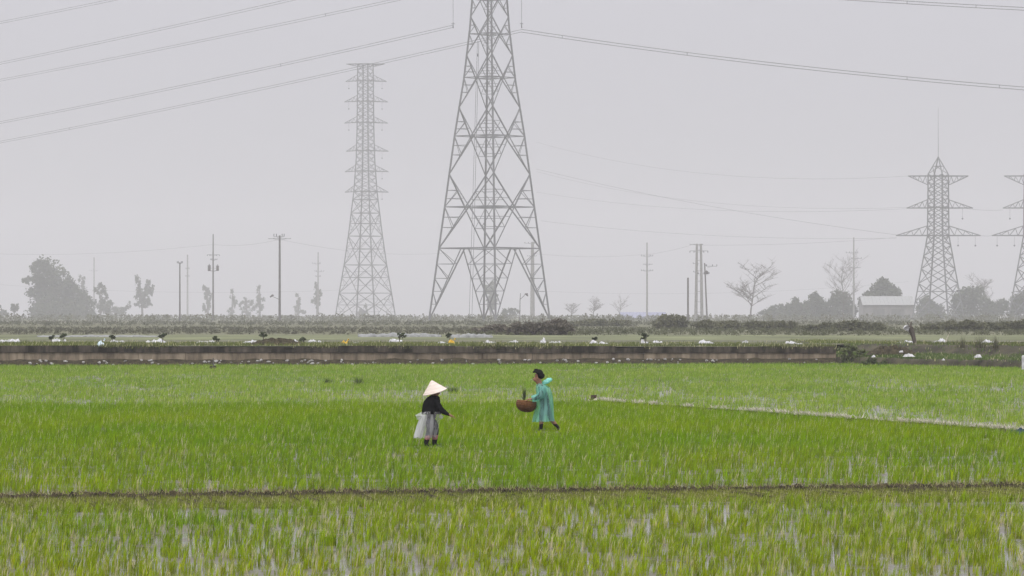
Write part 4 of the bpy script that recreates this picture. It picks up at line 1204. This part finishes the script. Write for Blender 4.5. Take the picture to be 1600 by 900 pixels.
p = on_verge(158, wall_d(-23) + 0.35)
sack('blue_sack', 'pale blue white sack slumped on the wall top near the left', 158, wall_d(-23.5) + 0.6, 14, 10, M['bluewhite'])

# dark soil mounds
def mound(label, loc, w, h, dp, seed, m):
    rnd = random.Random(seed); v, f = [], []
    nx, ny = 26, 10
    for j in range(ny + 1):
        for i in range(nx + 1):
            u, q = -1 + 2 * i / nx, -1 + 2 * j / ny
            r = max(0, 1 - u * u) * max(0, 1 - q * q)
            v.append((u * w / 2, q * dp / 2, h * r ** 0.8 * (0.7 + 0.6 * rnd.random()) - 0.03))
    for j in range(ny):
        for i in range(nx):
            a = j * (nx + 1) + i; f.append((a, a + 1, a + nx + 2, a + nx + 1))
    return tag(obj('soil_mound', pydata('soil_mound', v, f), m, None, loc), label, 'mound')
p = at(432, HOR, 215); p.z = 1.17
mound('long dark soil mound on the verge above the wall, left of centre', p, 3.4, 0.42, 1.6, 3, M['soil'])
p = at(1393, HOR, 216); p.z = 0.62
mound('dark heap of dug soil on the bank right of the wall end', p, 3.0, 0.50, 1.8, 6, M['soil'])

# leaning stump with a caught white bag
p = at(1431, HOR, 226); p.z = 1.14
st = tag(empty('leaning_stump', p), 'dark leaning stump with a white bag caught at its top', 'stump')
s = 226 / FPX
obj('trunk', pydata('trunk', *tube([(0, 0, -0.2), (-4 * s, 0, 12 * s), (-9 * s, 0, 26 * s)], [0.12, 0.14, 0.20], 8)), M['bark'], st)
for q in ((-13, 34, -10), (-7, 35, -9), (-15, 29, -9)):
    obj('snag', pydata('snag', *tube([(q[2] * s, 0, 24 * s), (q[0] * s, 0, q[1] * s)], [0.09, 0.03], 6)), M['bark'], st)
bg = obj('bag', heap_mesh(9 * s, 8 * s, 0.3, 77, 8, 6), M['white'], st, (-15 * s, -0.2, 25 * s)); bg.rotation_euler = (R(60), R(25), 0)
p = at(1475, HOR, 228); p.z = 1.14; s = 228 / FPX
tag(obj('stick', pydata('stick', *tube([(0, 0, -.1), (5 * s, 0, 9 * s), (9 * s, 0, 18 * s)], [0.03, 0.028, 0.015], 6)), M['straw'], None, p), 'pale slanting stick in the white bag right of the leaning stump', 'stick')
# white litter on the bank and the post at the edge
for i, (px, d, z, w, h, lb) in enumerate(((1420, 207, 0.60, 18, 5, 'largest crumpled white litter lying on the grassy bank below the leaning stump'), (1408, 212, 0.80, 6, 3, 'small white scrap just above the largest litter on the bank'),
                                       (1528, 203, 0.60, 12, 5, 'flat white litter on the bank near the right edge'), (1365, 209, 0.55, 6, 4, 'small pale litter left of the dug soil heap'), (1474, 198, 0.5, 4, 3, 'tiny white scrap on the grassy berm'))):
    p = at(px, HOR, d); p.z = z
    tag(obj('litter', heap_mesh(w * d / FPX, h * d / FPX * 0.8, 0.5, 400 + i, 9, 6), M['litter'], None, p), lb, 'litter', 'litter on the earth bank')
p = at(1599, HOR, 188); s = 188 / FPX; p.z = 0.40
mk = tag(empty('marker_post', p), 'short white concrete marker post at the right picture edge', 'post')
def prism(w, dp, z0, z1, tp=1.0):
    v = [(a * w / 2 * (tp if z == z1 else 1), b * dp / 2 * (tp if z == z1 else 1), z) for z in (z0, z1) for (a, b) in ((-1, -1), (1, -1), (1, 1), (-1, 1))]
    return v, [(3, 2, 1, 0), (4, 5, 6, 7), (0, 1, 5, 4), (1, 2, 6, 5), (2, 3, 7, 6), (3, 0, 4, 7)]
obj('shaft', pydata('shaft', *prism(0.15, 0.15, -0.3, 0.40)), M['white'], mk)
obj('cap', pydata('cap', *prism(0.15, 0.15, 0.40, 0.44, 0.5)), M['white'], mk)

# pale stones along the wall foot
stone_meshes = []
for k in range(5):
    bm = bmesh.new(); bmesh.ops.create_icosphere(bm, subdivisions=1, radius=0.5)
    rnd = random.Random(k)
    for vv in bm.verts: vv.co *= rnd.uniform(0.7, 1.2)
    me = bpy.data.meshes.new('stone'); bm.to_mesh(me); bm.free(); me.materials.append(M['stone']); stone_meshes.append(me)
rs = random.Random(99)
for i in range(120):
    x = rs.uniform(-31, 13) if i % 4 else rs.uniform(-31, WALL_X1)
    if rs.random() < 0.5: x = round(x / 3) * 3 + rs.gauss(0, 0.6)
    x = max(-32, min(WALL_X1 - 0.3, x))
    s = rs.uniform(-0.62, -0.12)
    o = obj('stone', rs.choice(stone_meshes), None, None, (x, wall_d(x) + s, np.interp(s, [-0.75, -0.5, -0.25, 0.02], [-0.1, 0.10, 0.24, 0.36]) + 0.04))
    q = rs.uniform(0.07, 0.24)
    o.scale = (q * rs.uniform(1, 1.7), q, q * rs.uniform(0.6, 0.9)); o.rotation_euler = (rs.uniform(-.3, .3), rs.uniform(-.3, .3), rs.uniform(0, 3))
    tag(o, 'small pale stone among the dark earth at the foot of the wall', 'stone', 'pale stones at the wall foot')

# ------------------------------------------------------------------ small things in the paddies
p = at(333, 577, 16240 / (577 - HOR)); p.z = 0
po = tag(empty('paddy_post', p), 'thin grey stake on a little dark hummock near the wall foot', 'stake')
obj('shaft', pydata('shaft', *tube([(0, 0, -.1), (0.02, 0, 0.3), (0.0, 0, 0.62)], [0.04, 0.035, 0.03], 6)), M['darkpole'], po)
v, f = [], []
me = heap_mesh(0.5, 0.22, 0.4, 5, 10, 6)
obj('hummock', me, M['soil'], po)
def weed(label, px, y, w_px, h_px, seed):
    d = 16240 / (y - HOR); p = at(px, y, d); p.z = 0; s = d / FPX
    n = 90
    r = RNG.normal(0, 0.35, (n, 2)) * w_px * s * 0.5
    P = np.stack([r[:, 0], r[:, 1], np.zeros(n)], 1)
    hh = RNG.uniform(0.4, 1.1, n) * h_px * s
    face = RNG.uniform(0, 3.14, n); sd = np.stack([np.cos(face), np.sin(face), face * 0], 1) * 0.012
    tip = P + np.stack([r[:, 0] * 0.8 + RNG.normal(0, 0.05, n), RNG.normal(0, 0.06, n), hh], 1)
    V = np.stack([P - sd, P + sd, tip], 1).reshape(-1, 3)
    t = (RNG.uniform(0, 1, n))[:, None]
    C = np.repeat(np.array([0.03, 0.05, 0.012]) * (1 - t) + np.array([0.07, 0.10, 0.02]) * t, 3, axis=0)
    o = obj('weed_clump', tris_mesh('weed_clump', V, np.arange(n * 3).reshape(n, 3), C), M['leaf'], None, p)
    tag(o, label, 'weed', 'dark weed clumps in the far paddy')
weed('dark weed clump in the far paddy, leftmost of the clumps', 512, 600, 14, 10, 1)
weed('taller dark weed clump in the far paddy left of the conical hat', 560, 602, 14, 14, 2)
weed('dark weed clump just right of the conical hat', 708, 613, 16, 9, 3)
weed('single dark reed tuft standing behind the brown basket', 819, 630, 0.4, 25, 4)
# brick with pale lump at the start of the slanting bund
p = at(928, 629, FB0.y - 0.3); p.z = 0
bk = tag(obj('old_brick', pydata('old_brick', *prism(0.20, 0.12, 0.10, 0.26, 0.95)), mat('old_brick', (0.05, 0.035, 0.03), 0.9, (0.10, 0.06, 0.05), 8), None, p), 'dark brick at the left end of the slanting bund', 'brick')
tag(obj('pale_clod', heap_mesh(0.42, 0.14, 0.3, 9, 8, 6), M['straw'], None, p + Vector((-0.05, -0.25, 0.02))), 'pale clod below the dark brick on the slanting bund', 'clod')
p = at(1592, 678, 87.6); p.z = 0.02
tag(obj('blue_tarp', heap_mesh(0.55, 0.16, 0.4, 12, 12, 8), M['blue'], None, p), 'folded dark blue tarp on the slanting bund at the right edge', 'tarp')
# ------------------------------------------------------------------ people
def skin_mesh(name, verts, edges, root, sub=2):
    """verts: list of (x,y,z,rx[,ry]); grows one continuous surface over the joints"""
    me = bpy.data.meshes.new(name)
    bm = bmesh.new()
    lay = bm.verts.layers.skin.verify()
    bv = []
    for i, v_ in enumerate(verts):
        b = bm.verts.new(v_[:3]); b[lay].radius = (v_[3], v_[4] if len(v_) > 4 else v_[3]); b[lay].use_root = (i == root); bv.append(b)
    for (a, b) in edges: bm.edges.new((bv[a], bv[b]))
    bm.to_mesh(me); bm.free()
    o = bpy.data.objects.new(name, me); COL.objects.link(o)
    sm = o.modifiers.new('skin', 'SKIN'); sm.use_smooth_shade = True; sm.branch_smoothing = 0.4
    ss = o.modifiers.new('sub', 'SUBSURF'); ss.levels = sub; ss.render_levels = sub
    dg = bpy.context.evaluated_depsgraph_get()
    res = bpy.data.meshes.new_from_object(o.evaluated_get(dg))
    bpy.data.objects.remove(o); bpy.data.meshes.remove(me)
    res.name = name
    smooth(res)
    return res

def chain(V, E, start, pts):
    last = start
    for p in pts:
        V.append(p); E.append((last, len(V) - 1)); last = len(V) - 1
    return last

def hand(V, E, wrist_i, wr, direction, up, side, curl=0.5, size=1.0):
    """palm and five fingers from the wrist"""
    D, U, S = Vector(direction).normalized(), Vector(up).normalized(), Vector(side).normalized()
    w = Vector(wr)
    palm = w + D * 0.055 * size
    pi_ = chain(V, E, wrist_i, [(*palm, 0.030 * size, 0.019 * size)])
    for k, (off, L) in enumerate(((-0.030, 0.068), (-0.010, 0.080), (0.010, 0.076), (0.029, 0.060))):
        a = palm + D * 0.035 * size + S * off * size
        b = a + (D - U * curl * 0.5).normalized() * L * 0.5 * size
        c = b + (D - U * curl * 1.4).normalized() * L * 0.5 * size
        chain(V, E, pi_, [(*a, 0.0095), (*b, 0.0085), (*c, 0.007)])
    a = w + D * 0.03 * size - S * 0.035 * size
    b = a + (D * 0.6 - S * 0.8 - U * curl * 0.4).normalized() * 0.04 * size
    c = b + (D - S * 0.1 - U * curl).normalized() * 0.028 * size
    chain(V, E, wrist_i, [(*a, 0.012), (*b, 0.010), (*c, 0.008)])

def loft(rings, n=36, seed=0, wrinkle=0.0, folds=0, close_top=False):
    """rings: (cx, cy, cz, rx, ry, tiltx) from top to bottom"""
    v, f = [], []
    rnd = random.Random(seed); ph = [rnd.uniform(0, 6.28) for _ in range(4)]
    m_ = len(rings)
    for j, (cx, cy_, cz, rx, ry, tl) in enumerate(rings):
        t = j / (m_ - 1)
        for k in range(n):
            a = 2 * math.pi * k / n
            w = 1 + wrinkle * t * (math.sin(folds * a + ph[0] + t * 1.3) + 0.6 * math.sin((folds * 1.7) * a + ph[1] - t * 2)) + wrinkle * 0.5 * math.sin(9 * t + 3 * a + ph[2])
            v.append((cx + math.cos(a) * rx * w, cy_ + math.sin(a) * ry * w, cz + tl * math.cos(a) + wrinkle * 0.12 * math.sin(folds * a + ph[3]) * t))
    for j in range(m_ - 1):
        for k in range(n):
            f.append((j * n + k, j * n + (k + 1) % n, (j + 1) * n + (k + 1) % n, (j + 1) * n + k))
    if close_top: f.append(tuple(range(n)))
    return v, f

def assign(me, rule, mats):
    for m_ in mats: me.materials.append(m_)
    for p_ in me.polygons: p_.material_index = rule(p_.center)

# --- person in the conical hat
d1 = 16240 / (697 - HOR)
A = at(672, 697, d1); A.z = 0
person1 = tag(empty('person', A), 'person in conical straw hat and black jacket with white plastic sheet round the waist', 'person')
V, E = [], []
V += [(-0.02, 0, 0.70, 0.165, 0.15), (0.0, 0, 0.86, 0.165, 0.15), (0.04, 0, 1.00, 0.155, 0.16), (0.085, 0, 1.10, 0.075), (0.12, 0.0, 1.18, 0.105), (0.15, 0.01, 1.21, 0.085)]
E += [(0, 1), (1, 2), (2, 3), (3, 4), (4, 5)]
chain(V, E, 5, [(0.225, 0.015, 1.175, 0.016)])
# near arm held out to the right
w1 = chain(V, E, 2, [(0.13, -0.13, 1.02, 0.085), (0.24, -0.19, 0.82, 0.072), (0.36, -0.19, 0.735, 0.058), (0.435, -0.18, 0.70, 0.036)])
hand(V, E, w1, (0.435, -0.18, 0.70), (0.9, 0.1, -0.35), (0.3, 0, 1), (0, 1, 0), 0.55)
w2 = chain(V, E, 2, [(0.10, 0.14, 1.02, 0.08), (0.2, 0.21, 0.82, 0.066), (0.30, 0.19, 0.74, 0.052), (0.35, 0.16, 0.72, 0.035)])
hand(V, E, w2, (0.35, 0.16, 0.72), (0.9, -0.2, -0.3), (0.3, 0, 1), (0, -1, 0), 0.7)
# legs: near one behind, far one ahead
chain(V, E, 0, [(-0.01, -0.08, 0.58, 0.135), (0.02, -0.09, 0.37, 0.10), (-0.06, -0.09, 0.18, 0.066), (-0.10, -0.09, 0.04, 0.055), (-0.02, -0.10, -0.02, 0.038)])
chain(V, E, 0, [(0.04, 0.08, 0.58, 0.135), (0.11, 0.09, 0.38, 0.10), (0.105, 0.09, 0.18, 0.066), (0.09, 0.09, 0.04, 0.055), (0.17, 0.09, -0.02, 0.038)])
me = skin_mesh('body', V, E, 0)
def rule1(c):
    if c.z < 0.15: return 3
    if c.z < 0.24: return 4
    if c.x > 0.425 and c.z < 0.8 and c.y < 0: return 0
    if c.x > 0.34 and c.z < 0.8 and c.y > 0: return 0
    if c.z > 1.125: return 0
    if c.z < 0.72 and c.x < 0.22: return 2
    return 1
assign(me, rule1, [M['skin'], M['jacket'], M['trousers'], M['boot'], M['pink']])
obj('body', me, None, person1)
# loose jacket over the torso
v, f = loft([(0.09, 0, 1.13, 0.085, 0.09, 0), (0.075, 0, 1.09, 0.14, 0.17, 0), (0.045, 0, 1.0, 0.185, 0.20, 0), (0.02, 0, 0.9, 0.195, 0.195, 0), (0.02, 0, 0.80, 0.205, 0.19, 0.01), (0.03, 0, 0.715, 0.215, 0.20, 0.0)], 32, 4, 0.02, 5)
me = pydata('jacket', v, f); smooth(me); obj('jacket', me, M['jacket'], person1)
# hat: shallow cone with a rolled edge
hc = Vector((0.105, -0.01, 1.215))
n, v, f = 40, [], []
pr = [(0.006, 0.262), (0.03, 0.248), (0.10, 0.175), (0.18, 0.092), (0.255, 0.015), (0.277, 0.0), (0.272, -0.010), (0.18, 0.075), (0.10, 0.155), (0.02, 0.235)]
for (r_, z_) in pr:
    for k in range(n):
        a = 2 * math.pi * k / n; v.append((r_ * math.cos(a), r_ * math.sin(a), z_))
for j in range(len(pr) - 1):
    for k in range(n): f.append((j * n + k, j * n + (k + 1) % n, (j + 1) * n + (k + 1) % n, (j + 1) * n + k))
f.append(tuple(range(n - 1, -1, -1)))
me = pydata('conical_hat', v, f); smooth(me)
hat = obj('conical_hat', me, M['hat'], person1, hc)
hat.rotation_euler = (R(7), R(-16), 0)
# ribs of the hat
for r_, z_ in ((0.06, 0.221), (0.12, 0.158), (0.19, 0.085), (0.24, 0.034), (0.276, 0.0)):
    pts = [(r_ * math.cos(a * 6.2832 / 28), r_ * math.sin(a * 6.2832 / 28), z_) for a in range(29)]
    o = obj('hoop', pydata('hoop', *tube(pts, [0.0028] * 29, 4)), M['hat'], hat)
# plastic sheet round the waist
v, f = loft([(0.03, 0, 0.775, 0.205, 0.19, 0), (0.03, 0, 0.735, 0.222, 0.205, 0), (0.0, 0, 0.60, 0.232, 0.22, 0), (-0.04, 0, 0.45, 0.236, 0.23, 0), (-0.085, 0, 0.30, 0.238, 0.23, 0.005), (-0.125, 0, 0.185, 0.242, 0.235, 0.012)], 60, 8, 0.06, 6)
me = pydata('plastic_apron', v, f); smooth(me); obj('plastic_apron', me, M['apron'], person1)
me = pydata('sheet_back', *loft([(-0.12, -0.02, 0.70, 0.085, 0.16, 0), (-0.2, -0.02, 0.45, 0.10, 0.19, 0), (-0.27, -0.02, 0.20, 0.10, 0.20, 0.0)], 36, 9, 0.06, 6)); smooth(me)
obj('sheet_back', me, M['bow'], person1)
me = heap_mesh(0.15, 0.09, 0.13, 21, 10, 8)
o = obj('knotted_sheet', me, M['bow'], person1, (-0.235, -0.10, 0.675)); o.rotation_euler = (R(80), R(-25), 0)
me = heap_mesh(0.09, 0.06, 0.08, 22, 8, 6)
o = obj('knotted_sheet', me, M['bow'], person1, (0.255, -0.12, 0.665)); o.rotation_euler = (R(80), R(40), 0)

# --- person in the teal raincoat
d2 = 16240 / (673 - HOR)
B = at(850, 673, d2); B.z = 0
person2 = tag(empty('person', B), 'person in a teal plastic raincoat striding left with a basket', 'person')
V, E = [], []
V += [(0.03, 0, 0.66, 0.15, 0.15), (0.02, 0, 0.85, 0.145, 0.15), (-0.01, 0, 1.02, 0.145, 0.16), (-0.085, 0, 1.17, 0.058), (-0.15, 0, 1.30, 0.112), (-0.175, 0, 1.40, 0.120), (-0.215, 0, 1.29, 0.082)]
E += [(0, 1), (1, 2), (2, 3), (3, 4), (4, 5), (4, 6)]
chain(V, E, 5, [(-0.24, 0, 1.375, 0.068)])
chain(V, E, 6, [(-0.288, 0, 1.325, 0.020)])
w1 = chain(V, E, 2, [(-0.03, -0.14, 1.08, 0.075), (-0.09, -0.225, 0.88, 0.058), (-0.22, -0.235, 0.82, 0.044), (-0.315, -0.225, 0.80, 0.032)])
hand(V, E, w1, (-0.315, -0.225, 0.80), (-1, 0.05, -0.05), (0, 0.5, 1), (0, 1, 0), 0.9)
w2 = chain(V, E, 2, [(-0.03, 0.14, 1.08, 0.075), (-0.09, 0.225, 0.88, 0.058), (-0.22, 0.235, 0.82, 0.044), (-0.315, 0.225, 0.80, 0.032)])
hand(V, E, w2, (-0.315, 0.225, 0.80), (-1, -0.05, -0.05), (0, -0.5, 1), (0, -1, 0), 0.9)
chain(V, E, 0, [(0.0, -0.09, 0.58, 0.11), (-0.055, -0.09, 0.36, 0.075), (-0.07, -0.09, 0.18, 0.058), (-0.085, -0.09, 0.02, 0.045), (-0.17, -0.09, -0.03, 0.034)])
chain(V, E, 0, [(0.07, 0.09, 0.58, 0.11), (0.15, 0.09, 0.36, 0.075), (0.25, 0.09, 0.20, 0.056), (0.37, 0.09, 0.07, 0.042), (0.33, 0.09, -0.02, 0.034)])
me = skin_mesh('body', V, E, 0)
def rule2(c):
    if c.z < 0.17: return 3
    if c.z < 0.26: return 4
    if c.z > 1.16: return 0
    if c.x < -0.29 and c.z < 0.9: return 0
    if c.z < 0.72: return 2
    return 1
assign(me, rule2, [M['skin'], M['jacket'], M['trousers'], M['boot'], M['skin']])
obj('body', me, None, person2)
# hair: cap, gathered knot and a loose fringe
hv, hf = [], []
bm = bmesh.new(); bmesh.ops.create_icosphere(bm, subdivisions=3, radius=1.0)
rnd = random.Random(3)
for q in bm.verts:
    c = q.co.copy()
    k = 1 + 0.05 * math.sin(9 * c.x + 4 * c.z) + 0.04 * rnd.uniform(-1, 1)
    front = max(0.0, -c.x) * max(0.0, 0.25 - c.z)
    q.co = Vector((c.x * 0.142 * k, c.y * 0.125 * k, c.z * 0.135 * k + 0.02)) + Vector((0.10 * front * 2.0, 0, 0.13 * front * 2.0))
me = bpy.data.meshes.new('hair'); bm.to_mesh(me); bm.free(); smooth(me)
obj('hair', me, M['hair'], person2, (-0.155, 0, 1.41))
bm = bmesh.new(); bmesh.ops.create_icosphere(bm, subdivisions=2, radius=0.085)
for q in bm.verts: q.co *= rnd.uniform(0.88, 1.1)
me = bpy.data.meshes.new('hair_knot'); bm.to_mesh(me); bm.free(); smooth(me)
obj('hair_knot', me, M['hair'], person2, (-0.065, 0, 1.385))
obj('hair_strand', pydata('hair_strand', *join_tubes([tube([(-0.22, dy, 1.50), (-0.235, dy, 1.545), (-0.225 + ddx, dy, 1.575)], [0.022, 0.014, 0.004], 5) for dy, ddx in ((-0.02, -.02), (0.02, 0.02), (0.0, 0.05))])), M['hair'], person2)
for sy in (-1, 1):
    bm = bmesh.new(); bmesh.ops.create_icosphere(bm, subdivisions=1, radius=0.012); me = bpy.data.meshes.new('eye'); bm.to_mesh(me); bm.free()
    obj('eye', me, M['hair'], person2, (-0.272, sy * 0.034, 1.352))
    obj('ear', pydata('ear', *tube([(-0.165, sy * 0.088, 1.35), (-0.158, sy * 0.10, 1.325), (-0.165, sy * 0.09, 1.295)], [0.012, 0.02, 0.009], 6)), M['skin'], person2)
obj('mouth', pydata('mouth', *tube([(-0.268, -0.022, 1.268), (-0.283, 0, 1.27), (-0.268, 0.022, 1.268)], [0.004, 0.007, 0.004], 5)), M['pink'], person2)
# raincoat with sleeves and the hood fallen back
v, f = loft([(-0.075, 0, 1.20, 0.085, 0.085, -0.01), (-0.05, 0, 1.15, 0.14, 0.17, -0.01), (-0.025, 0, 1.07, 0.185, 0.225, 0), (0.0, 0, 0.95, 0.20, 0.225, 0), (0.02, 0, 0.80, 0.205, 0.215, 0),
             (0.02, 0, 0.65, 0.215, 0.22, 0), (0.005, 0, 0.50, 0.235, 0.235, 0), (-0.01, 0, 0.36, 0.25, 0.25, 0), (-0.02, 0, 0.235, 0.262, 0.265, 0.01)], 72, 14, 0.06, 6)
for sy in (-1, 1):
    o0 = len(v)
    v2, f2 = tube([(-0.02, sy * 0.14, 1.10), (-0.055, sy * 0.19, 0.99), (-0.09, sy * 0.23, 0.885), (-0.18, sy * 0.24, 0.835), (-0.305, sy * 0.23, 0.805)], [0.095, 0.098, 0.095, 0.088, 0.078], 14)
    v += v2; f += [tuple(i + o0 for i in q) for q in f2[:-2]]
me = pydata('raincoat', v, f); smooth(me); obj('raincoat', me, M['coat'], person2)
bm = bmesh.new(); bmesh.ops.create_icosphere(bm, subdivisions=3, radius=1.0)
for q in bm.verts:
    c = q.co.copy(); k = 1 + 0.16 * math.sin(7 * c.x + 5 * c.y) * math.cos(6 * c.z) + 0.07 * rnd.uniform(-1, 1)
    q.co = Vector((c.x * 0.135 * k, c.y * 0.16 * k, c.z * 0.062 * k + 0.5 * c.x * 0.05 - 0.03 * c.y * c.y))
me = bpy.data.meshes.new('hood'); bm.to_mesh(me); bm.free(); smooth(me)
o = obj('hood', me, M['hood'], person2, (0.075, 0, 1.255)); o.rotation_euler = (0, R(-12), 0)

# --- basket in the second person's hands
bk = tag(empty('basket', B + Vector((-0.47, 0, 0.47))), 'round deep brown woven basket held in front by the person in teal', 'basket')
bk.rotation_euler = (R(-1), R(7), 0)
n, v, f = 40, [], []
pr = [(0.02, 0.0), (0.10, 0.008), (0.185, 0.045), (0.245, 0.11), (0.268, 0.18), (0.262, 0.24), (0.245, 0.285), (0.235, 0.285), (0.25, 0.24), (0.255, 0.18), (0.23, 0.115), (0.16, 0.06), (0.02, 0.02)]
for (r_, z_) in pr:
    for k in range(n):
        a = 2 * math.pi * k / n; w = 1 + (0.006 if k % 2 else -0.006); v.append((r_ * w * math.cos(a), r_ * w * math.sin(a), z_))
for j in range(len(pr) - 1):
    for k in range(n): f.append((j * n + k, j * n + (k + 1) % n, (j + 1) * n + (k + 1) % n, (j + 1) * n + k))
f.append(tuple(range(n - 1, -1, -1)))
obj('bowl', pydata('bowl', v, f), M['basket'], bk)
for r_, z_, th in ((0.243, 0.285, 0.010), (0.262, 0.245, 0.005)):
    pts = [(r_ * math.cos(a * 6.2832 / 32), r_ * math.sin(a * 6.2832 / 32), z_) for a in range(33)]
    obj('rim', pydata('rim', *tube(pts, [th] * 33, 6)), M['rim'], bk)
v = [(0, 0, 0.20)] + [(0.235 * math.cos(a * 6.2832 / 24), 0.235 * math.sin(a * 6.2832 / 24), 0.185 + 0.01 * math.sin(a * 2)) for a in range(24)]
tag(obj('seed_fill', pydata('seed_fill', v, [(0, 1 + a, 1 + (a + 1) % 24) for a in range(24)]), M['seed'], bk), None)

# ------------------------------------------------------------------ haze: still grey air round everything
hz = bpy.data.materials.new('grey_haze'); hz.use_nodes = True
hn, hl = hz.node_tree.nodes, hz.node_tree.links
hn.clear()
ho = hn.new('ShaderNodeOutputMaterial'); pv = hn.new('ShaderNodeVolumePrincipled')
pv.inputs['Color'].default_value = (0.85, 0.847, 0.858, 1)
pv.inputs['Density'].default_value = 0.00031
pv.inputs['Anisotropy'].default_value = 0.0
hl.new(pv.outputs[0], ho.inputs['Volume'])
bm = bmesh.new(); bmesh.ops.create_cube(bm, size=1.0)
me = bpy.data.meshes.new('haze'); bm.to_mesh(me); bm.free()
haze = obj('haze', me, hz, None, (0, 2600, 77.2))
haze.scale = (6200, 5600, 157.4)
tag(haze, None, kind='stuff')
